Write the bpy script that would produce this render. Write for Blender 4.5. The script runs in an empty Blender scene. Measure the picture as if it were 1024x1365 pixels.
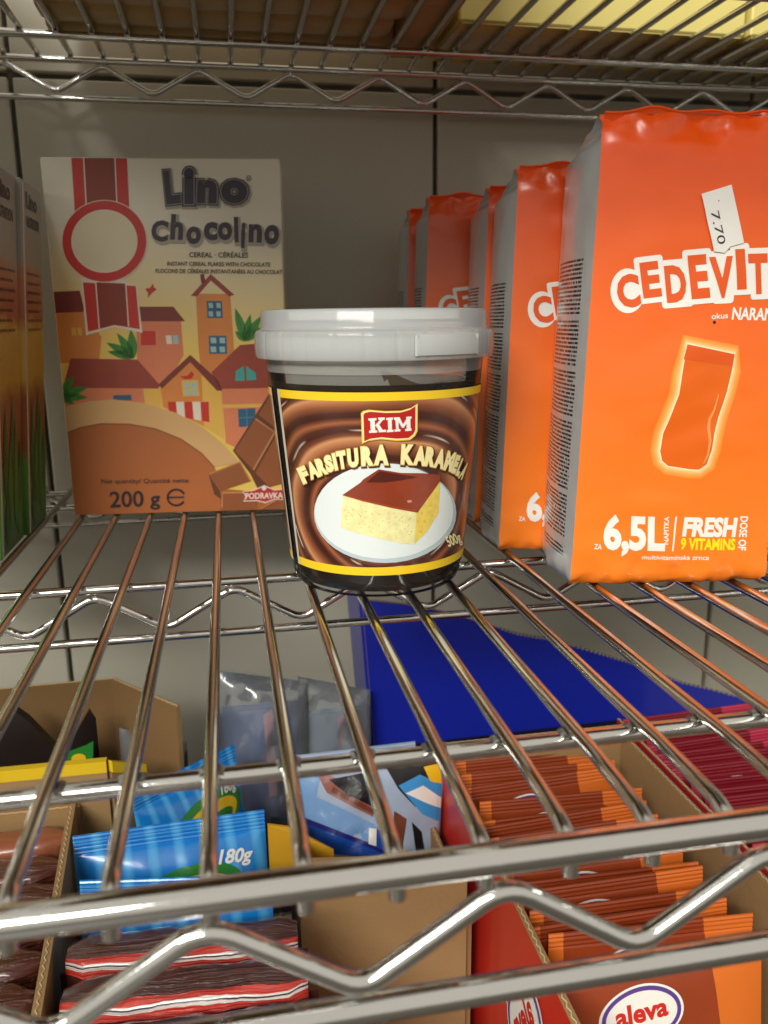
import bpy, math, random
from mathutils import Vector, noise, geometry, Matrix
S = 0.001                       # everything below is laid out in millimetres
rnd = random.Random(7)
scene = bpy.context.scene
COL = scene.collection

# ------------------------------------------------------------------ camera
CAM = Vector((90.71, -170.78, 114.22))
RR = Vector((0.9826435, -0.1852249, -0.0101700))
RD = Vector((-0.0516809, -0.2206972, -0.9739722))
RF = Vector((0.1781594, 0.9575931, -0.2264393))
FPX = 1099.5
cd = bpy.data.cameras.new('camera'); cam = bpy.data.objects.new('camera', cd); COL.objects.link(cam)
cam.matrix_world = Matrix(((RR.x, -RD.x, -RF.x, CAM.x*S), (RR.y, -RD.y, -RF.y, CAM.y*S), (RR.z, -RD.z, -RF.z, CAM.z*S), (0, 0, 0, 1)))
cd.sensor_fit = 'HORIZONTAL'; cd.sensor_width = 36; cd.lens = 36*FPX/1024
cd.clip_start = 0.01; cd.clip_end = 50
cd.dof.use_dof = True; cd.dof.focus_distance = 0.345; cd.dof.aperture_fstop = 18
scene.camera = cam

# ------------------------------------------------------------------ light
w = bpy.data.worlds.new('World'); scene.world = w; w.use_nodes = True
w.node_tree.nodes['Background'].inputs[0].default_value = (1.0, 0.94, 0.82, 1)
w.node_tree.nodes['Background'].inputs[1].default_value = 0.62
def area(name, loc, target, sx, sy, power, col):
    l = bpy.data.lights.new(name, 'AREA'); l.shape = 'RECTANGLE'; l.size = sx; l.size_y = sy; l.energy = power; l.color = col
    o = bpy.data.objects.new(name, l); COL.objects.link(o); o.location = loc
    o.rotation_euler = (Vector(target)-Vector(loc)).to_track_quat('-Z', 'Y').to_euler()
area('ceiling_tube_light', (-0.80, -0.75, 0.98), (0.12, 0.1, 0.0), 1.3, 0.34, 12, (1.0, 0.97, 0.90))
area('ceiling_tube_light', (-1.0, -1.9, 1.35), (0.12, 0.2, 0.0), 1.6, 0.3, 50, (1.0, 0.97, 0.90))
vs = scene.view_settings
vs.view_transform = 'Standard'; vs.look = 'None'; vs.gamma = 1; vs.exposure = 0.25
scene.render.engine = 'CYCLES'
scene.cycles.max_bounces = 8; scene.cycles.transparent_max_bounces = 12
scene.cycles.caustics_reflective = False; scene.cycles.caustics_refractive = False

# ------------------------------------------------------------------ picture point -> place
def ray(u, v): return RR*((u-512)/FPX) + RD*((v-682.5)/FPX) + RF
def at(u, v, ax, val):
    d = ray(u, v); return CAM + d*((val-CAM[ax])/d[ax])
def onplane(u, v, p0, n):
    d = ray(u, v); return CAM + d*((p0-CAM).dot(n)/d.dot(n))

# ------------------------------------------------------------------ materials
def lin(c): return tuple(((x/255)/12.92 if x/255 <= .04045 else ((x/255+.055)/1.055)**2.4) for x in c)
MATS = {}
def mat(name, rgb, rough=.5, metal=0., spec=.5, coat=0., var=0., vs_=40, bump=0., bs=300, trans=0., alpha=1., sub=0., rvar=0.):
    if name in MATS: return MATS[name]
    m = bpy.data.materials.new(name); m.use_nodes = True; MATS[name] = m
    nt = m.node_tree; b = nt.nodes['Principled BSDF']
    c = lin(rgb) + (1,)
    b.inputs['Base Color'].default_value = c; b.inputs['Roughness'].default_value = rough; b.inputs['Metallic'].default_value = metal
    b.inputs['Specular IOR Level'].default_value = spec; b.inputs['Coat Weight'].default_value = coat; b.inputs['Coat Roughness'].default_value = .12
    b.inputs['Transmission Weight'].default_value = trans; b.inputs['Alpha'].default_value = alpha
    if var or bump or rvar:
        tc = nt.nodes.new('ShaderNodeTexCoord')
    if var:
        n = nt.nodes.new('ShaderNodeTexNoise'); n.inputs['Scale'].default_value = vs_; n.inputs['Detail'].default_value = 5
        nt.links.new(tc.outputs['Object'], n.inputs['Vector'])
        mx = nt.nodes.new('ShaderNodeMix'); mx.data_type = 'RGBA'
        mx.inputs[6].default_value = tuple(x*(1-var) for x in c[:3])+(1,); mx.inputs[7].default_value = tuple(min(1, x*(1+var)) for x in c[:3])+(1,)
        nt.links.new(n.outputs[0], mx.inputs[0]); nt.links.new(mx.outputs[2], b.inputs['Base Color'])
    if rvar:
        n = nt.nodes.new('ShaderNodeTexNoise'); n.inputs['Scale'].default_value = 60; n.inputs['Detail'].default_value = 6
        nt.links.new(tc.outputs['Object'], n.inputs['Vector'])
        mr = nt.nodes.new('ShaderNodeMapRange'); mr.inputs[3].default_value = max(0.02, rough-rvar); mr.inputs[4].default_value = rough+rvar
        nt.links.new(n.outputs[0], mr.inputs[0]); nt.links.new(mr.outputs[0], b.inputs['Roughness'])
    if bump:
        n = nt.nodes.new('ShaderNodeTexNoise'); n.inputs['Scale'].default_value = bs; n.inputs['Detail'].default_value = 4
        nt.links.new(tc.outputs['Object'], n.inputs['Vector'])
        bp = nt.nodes.new('ShaderNodeBump'); bp.inputs['Strength'].default_value = bump; bp.inputs['Distance'].default_value = .001
        nt.links.new(n.outputs[0], bp.inputs['Height']); nt.links.new(bp.outputs[0], b.inputs['Normal'])
    return m

class NG:                                   # small node graph helper
    def __init__(s, m): s.nt = m.node_tree; s.b = s.nt.nodes['Principled BSDF']
    def node(s, t, **k):
        n = s.nt.nodes.new(t)
        for a, v in k.items(): setattr(n, a, v)
        return n
    def put(s, n, i, v):
        if hasattr(v, 'is_output'): s.nt.links.new(v, n.inputs[i])
        elif v is not None: n.inputs[i].default_value = v
    def m(s, op, a, b=None, c=None):
        n = s.node('ShaderNodeMath', operation=op); s.put(n, 0, a); s.put(n, 1, b); s.put(n, 2, c); return n.outputs[0]
    def mix(s, f, a, b):
        n = s.node('ShaderNodeMix', data_type='RGBA'); s.put(n, 0, f)
        s.put(n, 6, a if hasattr(a, 'is_output') else lin(a)+(1,)); s.put(n, 7, b if hasattr(b, 'is_output') else lin(b)+(1,)); return n.outputs[2]
    def uv(s):
        n = s.node('ShaderNodeUVMap'); x = s.node('ShaderNodeSeparateXYZ'); s.nt.links.new(n.outputs[0], x.inputs[0]); return n.outputs[0], x.outputs[0], x.outputs[1]
    def noise(s, vec, scale, detail=4, dim='3D'):
        n = s.node('ShaderNodeTexNoise'); n.noise_dimensions = dim; s.put(n, 'Vector', vec); n.inputs['Scale'].default_value = scale; n.inputs['Detail'].default_value = detail; return n.outputs[0]
    def ramp(s, f, stops):
        n = s.node('ShaderNodeValToRGB'); e = n.color_ramp.elements
        while len(e) < len(stops): e.new(.5)
        for k, (p, c) in enumerate(stops): e[k].position = p; e[k].color = lin(c)+(1,)
        s.put(n, 0, f); return n.outputs[0]
    def comb(s, x, y, z=0.):
        n = s.node('ShaderNodeCombineXYZ'); s.put(n, 0, x); s.put(n, 1, y); s.put(n, 2, z); return n.outputs[0]
    def bump(s, h, st=.3, d=.001):
        n = s.node('ShaderNodeBump'); n.inputs['Strength'].default_value = st; n.inputs['Distance'].default_value = d
        s.put(n, 'Height', h); s.nt.links.new(n.outputs[0], s.b.inputs['Normal'])
    def color(s, c): s.nt.links.new(c, s.b.inputs['Base Color'])

M = {}
M['chrome'] = mat('chrome', (208, 208, 205), .08, 1., rvar=.05, bump=.05, bs=300)
M['chrome_worn'] = mat('chrome_worn', (198, 195, 189), .12, 1., rvar=.07, bump=.06, bs=300)
M['weld'] = mat('weld', (150, 150, 145), .4, 1., bump=.6, bs=700)
M['wall'] = mat('wall_paint', (186, 182, 166), .42, 0, .4, var=.12, vs_=5, bump=.08, bs=60)
M['gap'] = mat('wall_gap', (104, 100, 88), .8)
M['kraft'] = mat('kraft_card', (158, 127, 86), .85, 0, .25, var=.16, vs_=14, bump=.25, bs=350)
M['kraft_dark'] = mat('kraft_card_dark', (128, 98, 62), .85, 0, .25, var=.16, vs_=20, bump=.25, bs=350)
M['white'] = mat('print_white', (238, 236, 228), .42)
M['black'] = mat('print_black', (22, 20, 20), .45)

# ------------------------------------------------------------------ mesh helpers
def finish(name, verts, faces, mats, mi=None, parent=None, smooth=True, uvs=None, sharp=None):
    me = bpy.data.meshes.new(name)
    off = parent_loc(parent)
    me.from_pydata([((v[0]-off[0])*S, (v[1]-off[1])*S, (v[2]-off[2])*S) for v in verts], [], faces)
    for m in (mats if isinstance(mats, (list, tuple)) else [mats]): me.materials.append(m)
    if mi: me.polygons.foreach_set('material_index', mi)
    me.polygons.foreach_set('use_smooth', [smooth]*len(faces))
    if uvs is not None:
        ul = me.uv_layers.new(name='UVMap')
        for l in me.loops: ul.data[l.index].uv = uvs[l.vertex_index]
    if sharp: me.set_sharp_from_angle(angle=math.radians(sharp))
    me.update()
    o = bpy.data.objects.new(name, me); COL.objects.link(o)
    if parent is not None: o.parent = parent
    return o
LOC = {}
def parent_loc(p):
    while p is not None:
        if p.name in LOC: return LOC[p.name]
        p = p.parent
    return (0, 0, 0)
def thing(name, loc, label, cat, group=None):
    o = bpy.data.objects.new(name, None); COL.objects.link(o); o.empty_display_size = .02
    o.location = [c*S for c in loc]; LOC[o.name] = tuple(loc); o['label'] = label; o['category'] = cat
    if group: o['group'] = group
    return o
def copy_tree(o, parent=None):
    c = o.copy(); COL.objects.link(c); c.parent = parent
    for ch in list(o.children): copy_tree(ch, c)
    return c

class MB:
    def __init__(s): s.v = []; s.f = []; s.mi = []; s.uv = []
    def add(s, v, f, mi=0, uv=None):
        n = len(s.v); s.v += [tuple(p) for p in v]; s.f += [tuple(i+n for i in q) for q in f]; s.mi += [mi]*len(f) if isinstance(mi, int) else mi
        s.uv += uv if uv else [(p[0], p[2]) for p in v]
    def tube(s, pts, r, seg=12, caps=True, mi=0):
        pts = [Vector(p) for p in pts]; rings = []; up = None
        for i, p in enumerate(pts):
            t = (pts[min(i+1, len(pts)-1)]-pts[max(i-1, 0)]).normalized()
            if up is None:
                up = Vector((0, 0, 1)) if abs(t.z) < .9 else Vector((0, 1, 0))
            a = (up - t*up.dot(t)).normalized(); b = t.cross(a); up = a
            rings.append([p + a*(r*math.cos(2*math.pi*k/seg)) + b*(r*math.sin(2*math.pi*k/seg)) for k in range(seg)])
        v = [p for q in rings for p in q]; f = []
        for i in range(len(rings)-1):
            for k in range(seg):
                k2 = (k+1) % seg; f.append((i*seg+k, (i+1)*seg+k, (i+1)*seg+k2, i*seg+k2))
        if caps:
            f.append(tuple(range(seg))); n = (len(rings)-1)*seg; f.append(tuple(n+k for k in reversed(range(seg))))
        s.add(v, f, mi)
    def box(s, x0, x1, y0, y1, z0, z1, bev=0., mi=0, fn=None):
        xs, ys, zs = (x0, x1), (y0, y1), (z0, z1)
        if bev:
            v = []; idx = {}
            for i in (0, 1):
                for j in (0, 1):
                    for k in (0, 1):
                        for ax in range(3):
                            p = [xs[i], ys[j], zs[k]]; sg = [1-2*i, 1-2*j, 1-2*k]
                            for a in range(3):
                                if a != ax: p[a] += sg[a]*bev
                            idx[(i, j, k, ax)] = len(v); v.append(tuple(p))
            f = []
            I = lambda c, ax: idx[(c[0], c[1], c[2], ax)]
            for ax in range(3):
                a, b = [(1, 2), (2, 0), (0, 1)][ax]
                for e in (0, 1):
                    q = []
                    for (p_, r_) in ((0, 0), (1, 0), (1, 1), (0, 1)):
                        c = [0, 0, 0]; c[ax] = e; c[a] = p_; c[b] = r_; q.append(I(c, ax))
                    f.append(tuple(q if e else q[::-1]))
                for p_ in (0, 1):
                    for r_ in (0, 1):
                        c0 = [0, 0, 0]; c0[a] = p_; c0[b] = r_; c1 = list(c0); c1[ax] = 1
                        q = [I(c0, a), I(c1, a), I(c1, b), I(c0, b)]; f.append(tuple(q if (p_+r_) % 2 == 0 else q[::-1]))
            for i in (0, 1):
                for j in (0, 1):
                    for k in (0, 1):
                        q = [I((i, j, k), 0), I((i, j, k), 1), I((i, j, k), 2)]; f.append(tuple(q if (i+j+k) % 2 else q[::-1]))
        else:
            v = [(xs[i], ys[j], zs[k]) for i in (0, 1) for j in (0, 1) for k in (0, 1)]
            f = [(0, 1, 3, 2), (4, 6, 7, 5), (0, 4, 5, 1), (2, 3, 7, 6), (0, 2, 6, 4), (1, 5, 7, 3)]
        if fn: v = [fn(*p) for p in v]
        s.add(v, f, mi)
    def prism(s, poly, d, mi=0, mi_edge=None):
        """polygon of 3D points extruded by vector d"""
        n = len(poly); d = Vector(d); a = [Vector(p) for p in poly]; b = [p+d for p in a]
        tris = geometry.tessellate_polygon([a])
        f = [tuple(t) for t in tris] + [tuple(n+i for i in reversed(t)) for t in tris]; mi_ = [mi]*len(f)
        for i in range(n): f.append((i, i+n, (i+1) % n+n, (i+1) % n)); mi_.append(mi if mi_edge is None else mi_edge)
        s.add(a+b, f, mi_)
    def build(s, name, mats, parent=None, smooth=True, sharp=40, uv=False):
        return finish(name, s.v, s.f, mats, s.mi, parent, smooth, s.uv if uv else None, sharp if smooth else None)
def rotz(p, c, a):
    x, y = p[0]-c[0], p[1]-c[1]; ca, sa = math.cos(a), math.sin(a)
    return (c[0]+ca*x-sa*y, c[1]+sa*x+ca*y, p[2])
def smoothpath(pts, n=5, k=.22):
    """round the corners of a polyline"""
    pts = [Vector(p) for p in pts]; out = [pts[0]]
    for i in range(1, len(pts)-1):
        a, b, c = pts[i-1], pts[i], pts[i+1]; p0 = b+(a-b)*k; p2 = b+(c-b)*k
        for j in range(n+1):
            t = j/n; out.append(p0*(1-t)**2+b*2*t*(1-t)+p2*t*t)
    return out+[pts[-1]]

# ------------------------------------------------------------------ flat print (art laid out in 2D, mapped onto a surface)
_tc = {}
def text_mesh(body, offset=0., shear=0.):
    key = (body, offset, shear)
    if key in _tc: return _tc[key]
    c = bpy.data.curves.new('t', 'FONT'); c.body = body; c.size = 1; c.offset = offset; c.shear = shear; c.resolution_u = 3
    o = bpy.data.objects.new('t', c); COL.objects.link(o); bpy.context.view_layer.update()
    me = bpy.data.meshes.new_from_object(o.evaluated_get(bpy.context.evaluated_depsgraph_get()))
    v = [(p.co.x, p.co.y) for p in me.vertices]; f = [tuple(p.vertices) for p in me.polygons]
    bpy.data.objects.remove(o); bpy.data.curves.remove(c); bpy.data.meshes.remove(me)
    _tc[key] = (v, f); return v, f
def capheight(offset=0.):
    v, _ = text_mesh('H', offset); ys = [p[1] for p in v]; return min(ys), max(ys)
class Art:
    def __init__(s, surf, L=None, step=.1): s.surf = surf; s.L = L; s.step = step; s.v = []; s.f = []; s.mi = []; s.mats = []
    def raw(s, v2, faces, m, layer):
        if m not in s.mats: s.mats.append(m)
        k = s.mats.index(m); tris = []
        for q in faces:
            for i in range(1, len(q)-1): tris.append((q[0], q[i], q[i+1]))
        v2 = [tuple(p) for p in v2]
        if s.L:
            L2 = s.L**2; out = []; st = list(tris); cache = {}
            while st:
                a, b, c = st.pop()
                d = [((v2[p][0]-v2[r][0])**2+(v2[p][1]-v2[r][1])**2, p, r, o) for p, r, o in ((a, b, c), (b, c, a), (c, a, b))]
                l, p, r, o = max(d)
                if l > L2:
                    kk = (min(p, r), max(p, r))
                    if kk not in cache: cache[kk] = len(v2); v2.append(((v2[p][0]+v2[r][0])/2, (v2[p][1]+v2[r][1])/2))
                    mid = cache[kk]; st += [(p, mid, o), (mid, r, o)]
                else: out.append((a, b, c))
            tris = out
        n = len(s.v); s.v += [tuple(s.surf(p[0], p[1], s.step*(layer+1))) for p in v2]
        s.f += [tuple(i+n for i in t) for t in tris]; s.mi += [k]*len(tris)
    def poly(s, pts, m, layer=0):
        t = geometry.tessellate_polygon([[Vector((p[0], p[1], 0)) for p in pts]]); s.raw(pts, [tuple(x) for x in t], m, layer)
    def ell(s, cx, cy, rx, ry, m, layer=0, rot=0., n=40, a0=0, a1=360):
        c, q = math.cos(rot), math.sin(rot); P = []
        for i in range(n):
            t = math.radians(a0+(a1-a0)*i/(n if a1-a0 == 360 else n-1)); x, y = rx*math.cos(t), ry*math.sin(t); P.append((cx+c*x-q*y, cy+q*x+c*y))
        s.poly(P, m, layer)
    def stroke(s, pts, wd, m, layer=0, closed=False):
        n = len(pts); L = []; R = []
        wf = wd if callable(wd) else (lambda t: wd)
        for i in range(n):
            a = pts[(i-1) % n] if closed or i > 0 else pts[i]; b = pts[(i+1) % n] if closed or i < n-1 else pts[i]
            dx, dy = b[0]-a[0], b[1]-a[1]; l = math.hypot(dx, dy) or 1; h = wf(i/(n-1))/2
            L.append((pts[i][0]-dy/l*h, pts[i][1]+dx/l*h)); R.append((pts[i][0]+dy/l*h, pts[i][1]-dx/l*h))
        f = [(i, (i+1) % n, n+(i+1) % n, n+i) for i in range(n if closed else n-1)]; s.raw(L+R, f, m, layer)
    def ring(s, cx, cy, rx, ry, wd, m, layer=0, rot=0., a0=0, a1=360, n=48):
        c, q = math.cos(rot), math.sin(rot); P = []; cl = (a1-a0 == 360)
        for i in range(n):
            t = math.radians(a0+(a1-a0)*i/(n if cl else n-1)); x, y = rx*math.cos(t), ry*math.sin(t); P.append((cx+c*x-q*y, cy+q*x+c*y))
        s.stroke(P, wd, m, layer, cl)
    def text(s, body, p0, p1, cap, m, layer=0, offset=0., shear=0., grow=None, fit=True):
        """baseline p0 -> p1 (picture units), cap height cap; grow = extra outline (same placement as offset)"""
        v, f = text_mesh(body, offset, shear)
        if not v: return
        x0 = min(p[0] for p in v); x1 = max(p[0] for p in v); lo, hi = capheight(offset)
        if grow is not None: v, f = text_mesh(body, offset+grow, shear)
        ex = ((p1[0]-p0[0])/(x1-x0), (p1[1]-p0[1])/(x1-x0)); l = math.hypot(*ex); k = cap/(hi-lo); ey = (ex[1]/l*k, -ex[0]/l*k)
        s.raw([(p0[0]+(x-x0)*ex[0]+(y-lo)*ey[0], p0[1]+(x-x0)*ex[1]+(y-lo)*ey[1]) for x, y in v], f, m, layer)
    def letter(s, ch, cx, cy, wd, ht, rot, m, layer=0, offset=0., grow=0., slab=False):
        v, f = text_mesh(ch, offset); x0 = min(p[0] for p in v); x1 = max(p[0] for p in v); y0 = min(p[1] for p in v); y1 = max(p[1] for p in v)
        if grow: v, f = text_mesh(ch, offset+grow)
        c, q = math.cos(math.radians(rot)), math.sin(math.radians(rot)); o = []
        for x, y in v:
            X = (x-(x0+x1)/2)/(x1-x0)*wd; Y = -(y-(y0+y1)/2)/(y1-y0)*ht; o.append((cx+c*X-q*Y, cy+q*X+c*Y))
        s.raw(o, f, m, layer)
    def build(s, name, parent): return finish(name, s.v, s.f, s.mats, s.mi, parent, False)

# ------------------------------------------------------------------ setting: wall behind the shelf
def struct(o): o['kind'] = 'structure'; return o
wall = struct(MB() and (lambda mb: (mb.box(-700, 1100, 474, 480, -420, 760), mb.build('wall', M['gap'], None, False))[1])(MB()))
seams = [-640, -335, -42, 251, 507, 800, 1095]; rows = [-418, 277, 758]
for i in range(len(seams)-1):
    for j in range(2):
        mb = MB(); mb.box(seams[i]+1.7, seams[i+1]-1.7, 467, 474.2, rows[j]+2, rows[j+1]-2, 1.0)
        mb.build('wall_panel', M['wall'], wall, False)

# ------------------------------------------------------------------ wire shelves
PITCH = 20.3
XA, XB = -330, 640
def zig(x0, per, y, zp, zv, xa, xb):
    k0 = math.ceil((xa-x0)/(per/2)); k1 = math.floor((xb-x0)/(per/2))
    pts = [(x0+k*per/2, y, zp if k % 2 == 0 else zv) for k in range(k0, k1+1)]
    return smoothpath(pts, 5, .16)
def make_shelf(zd, label, xoff, dy=0., front=True, zz=(80.2, 26.4, -39.3)):
    t = thing('wire_shelf', (XA, -16, zd), label, 'shelf', 'chrome wire shelves of the rack')
    def tb(name, paths, r, m='chrome', seg=14):
        mb = MB()
        for p in paths: mb.tube([(a[0], a[1], a[2]+zd) for a in p], r, seg)
        return mb.build(name, M[m], t)
    n0 = math.ceil((XA+8-xoff)/PITCH); n1 = math.floor((XB-8-xoff)/PITCH)
    mesh = None
    for i in range(n0, n1+1):
        x = xoff+i*PITCH
        if mesh is None:
            p = [(0, 441, 0), (0, 300, 0), (0, 150, 0), (0, 20, 0), (0, -8, -.8), (0, -12.5, -2.2), (0, -14.3, -4.2), (0, -15, -7), (0, -15.2, -10.4)]
            mb = MB(); mb.tube([(XA, a[1], a[2]+zd) for a in p], 2.0, 14); o = mb.build('rod', M['chrome_worn'], t); mesh = o.data
            o.location.x = (x-XA)*S
        else:
            o = bpy.data.objects.new('rod', mesh); COL.objects.link(o); o.parent = t; o.location.x = (x-XA)*S
    tb('front_rail', [[(XA, -16, -3.2), (XB, -16, -3.2)]], 3.7, seg=20)
    tb('front_lower_rail', [[(XA, -16, -37.6), (XB, -16, -37.6)]], 3.3, seg=20)
    tb('front_truss', [zig(zz[0], 66.3 if zd == 0 else 60.9, -16, -10.2, -32.0, XA, XB)], 2.5)
    tb('cross_bar', [[(XA, 33, -4.4), (XB, 33, -4.4)]], 2.6)
    tb('cross_bar', [[(XA, 390, -4.2), (XB, 390, -4.2)]], 2.4)
    tb('middle_rail', [[(XA, 205, -4), (XB, 205, -4)]], 2.2)
    tb('middle_lower_rail', [[(XA, 205, -29), (XB, 205, -29)]], 2.0)
    tb('middle_truss', [zig(zz[1], 62.2, 205, -7.0, -25, XA, XB)], 1.9)
    tb('rear_rail', [[(XA, 439, -4), (XB, 439, -4)]], 2.2)
    tb('rear_lower_rail', [[(XA, 439, -27), (XB, 439, -27)]], 2.0)
    tb('rear_truss', [zig(zz[2], 60.9, 439, -6.2, -23.6, XA, XB)], 1.9)
    # weld beads where rods cross the bar
    mb = MB()
    for i in range(n0, n1+1):
        x = xoff+i*PITCH
        for sx in (-1, 1):
            mb.tube([(x+sx*2.1, 31.4+rnd.uniform(-.4, .4), -2.6+zd), (x+sx*2.5, 33, -2.0+zd), (x+sx*2.2, 34.8, -2.7+zd)], 1.15+rnd.uniform(-.2, .3), 6)
    o = mb.build('weld_beads', M['weld'], t); o['kind'] = 'stuff'
    return t
make_shelf(0, 'chrome wire shelf in the middle carrying the caramel tub and orange bags', 0.)
xu = at(77.6, 44, 2, 283.6).x
make_shelf(283.6, 'upper chrome wire shelf with zigzag rail, loaded with cartons from above', xu % PITCH, zz=(60.2, 26.4, -39.3))
make_shelf(-282.0, 'lower chrome wire shelf beneath the snack cartons, hidden under them', 6.)
for x, y in ((XA-14, -16), (XB+14, -16), (XA-14, 439), (XB+14, 439)):
    side = 'left' if x < 0 else 'right'; fb = 'front' if y < 0 else 'rear'
    t = thing('shelf_post', (x, y, -420), f'round chrome post at the {fb} {side} corner of the rack', 'post', 'posts of the rack')
    mb = MB(); mb.tube([(x, y, -420), (x, y, 700)], 12.5, 24); mb.build('pole', M['chrome'], t)
    for zd in (0, 283.6, -282):
        mb = MB(); mb.tube([(x, y, zd-34), (x, y, zd+2)], 15.0, 24); mb.build('collar', M['chrome_worn'], t)
floor = struct((lambda mb: (mb.box(-3000, 3000, -4000, 480, -428, -420), mb.build('floor', mat('floor_tile', (74, 68, 60), .4, var=.08, vs_=3), None, False))[1])(MB()))

# ------------------------------------------------------------------ caramel tub
TC = Vector((153.5, 185.5)); R0, RK = 37.6, (46.3-37.6)/96
def cone_r(z): return R0+RK*z
def conehit(u, v, off):
    d = ray(u, v); ox, oy = CAM.x-TC.x, CAM.y-TC.y; c0 = R0+RK*CAM.z+off; k = RK*d.z
    A = d.x*d.x+d.y*d.y-k*k; B = ox*d.x+oy*d.y-c0*k; Cc = ox*ox+oy*oy-c0*c0; D = max(0, B*B-A*Cc)
    return CAM+d*((-B-math.sqrt(D))/A)
def cone_pt(th, z, off): r = cone_r(z)+off; return (TC.x+r*math.cos(th), TC.y+r*math.sin(th), z)
THC = math.atan2(CAM.y-TC.y, CAM.x-TC.x)
def lathe(mb, prof, seg=96, fr=None, mi=0, th0=0, th1=2*math.pi, uvR=None):
    full = abs(th1-th0-2*math.pi) < 1e-6; n = seg if full else seg+1; v = []; uv = []
    for (r, z) in prof:
        for i in range(n):
            th = th0+(th1-th0)*i/seg; rr = r if fr is None else fr(r, z, th)
            zz = z
            if isinstance(rr, tuple): rr, zz = rr
            v.append((TC.x+rr*math.cos(th), TC.y+rr*math.sin(th), zz)); uv.append(((th-THC)*42, zz))
    f = []
    for j in range(len(prof)-1):
        for i in range(seg):
            i2 = (i+1) % n; f.append((j*n+i, j*n+i2, (j+1)*n+i2, (j+1)*n+i))
    mb.add(v, f, mi, uv)
def clear_mat(name, tint, refl, milk, milkcol, rough=.06):
    m = bpy.data.materials.new(name); m.use_nodes = True; nt = m.node_tree; nt.nodes.clear()
    o = nt.nodes.new('ShaderNodeOutputMaterial'); t = nt.nodes.new('ShaderNodeBsdfTransparent'); g = nt.nodes.new('ShaderNodeBsdfGlossy'); d = nt.nodes.new('ShaderNodeBsdfDiffuse')
    tr = nt.nodes.new('ShaderNodeBsdfTranslucent'); ml = nt.nodes.new('ShaderNodeMixShader'); ml.inputs[0].default_value = .32
    t.inputs[0].default_value = tint+(1,); g.inputs['Roughness'].default_value = rough; d.inputs[0].default_value = lin(milkcol)+(1,); tr.inputs[0].default_value = lin(milkcol)+(1,)
    nt.links.new(d.outputs[0], ml.inputs[1]); nt.links.new(tr.outputs[0], ml.inputs[2])
    a = nt.nodes.new('ShaderNodeMixShader'); a.inputs[0].default_value = milk; nt.links.new(t.outputs[0], a.inputs[1]); nt.links.new(ml.outputs[0], a.inputs[2])
    f = nt.nodes.new('ShaderNodeLayerWeight'); f.inputs[0].default_value = refl
    b = nt.nodes.new('ShaderNodeMixShader'); nt.links.new(f.outputs['Fresnel'], b.inputs[0]); nt.links.new(a.outputs[0], b.inputs[1]); nt.links.new(g.outputs[0], b.inputs[2])
    nt.links.new(b.outputs[0], o.inputs[0]); return m
M['clear'] = clear_mat('clear_plastic', (.95, .95, .94), .14, .03, (190, 190, 185))
M['hazy'] = clear_mat('hazy_plastic', (.96, .96, .95), .14, .4, (220, 220, 214))
M['residue'] = clear_mat('caramel_film', (.62, .54, .44), .05, .18, (96, 76, 56), .2)
M['film'] = clear_mat('wrap_film', (.93, .95, .97), .42, .28, (215, 222, 228), .12)
M['lid'] = clear_mat('frosted_lid', (.96, .96, .96), .2, .57, (244, 248, 248), .07)
M['sauce'] = mat('caramel_sauce', (20, 11, 8), .13, 0, .5, coat=.6)
tub = thing('caramel_tub', (TC.x, TC.y, 2.0), 'clear tub of dark caramel sauce with frosted lid, alone on the wire shelf', 'tub')
mb = MB(); lathe(mb, [(33, 2.4), (35.5, 2.2), (36.6, 3.4), (R0+.4, 7), (cone_r(8.6)-.7, 8.6), (cone_r(10), 10), (cone_r(50), 50), (cone_r(94), 94), (cone_r(98), 98), (cone_r(108), 108), (cone_r(108)-1, 108), (cone_r(90)-.9, 90)])
o = mb.build('cup', [M['clear'], M['hazy']], tub, sharp=50)
for p in o.data.polygons:
    if p.center.z*1000 > 91.5: p.material_index = 1
def sauce_top(r, z, th):
    if z < 80: return r
    return (r, z+1.0*math.sin(2*(th-THC)+.8)+.5*math.sin(5*th))
mb = MB(); lathe(mb, [(.1, 3.6), (33, 3.6), (35.6, 4.6), (cone_r(8.6)-1.6, 8.6), (cone_r(30)-1.1, 30), (cone_r(60)-1.1, 60), (cone_r(89)-1.1, 89.5), (cone_r(89)-6, 88.2), (.1, 87.6)], fr=sauce_top)
mb.build('caramel_filling', M['sauce'], tub, sharp=60)
def resid(r, z, th):
    a = (th-THC)
    h = 96.5+.6*math.sin(9*a) if a < -.02 else 90+max(0, 6.5-14*(a+.02))+.5*math.sin(13*a)
    h = max(h, 90.2); return (r, 88+(h-88)*((z-88)/8))
mb = MB(); lathe(mb, [(cone_r(88)-.95, 88), (cone_r(92)-.95, 92), (cone_r(96)-.95, 96)], fr=resid, th0=THC-2.2, th1=THC+1.6, seg=80)
mb.build('caramel_smear', M['residue'], tub)
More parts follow.
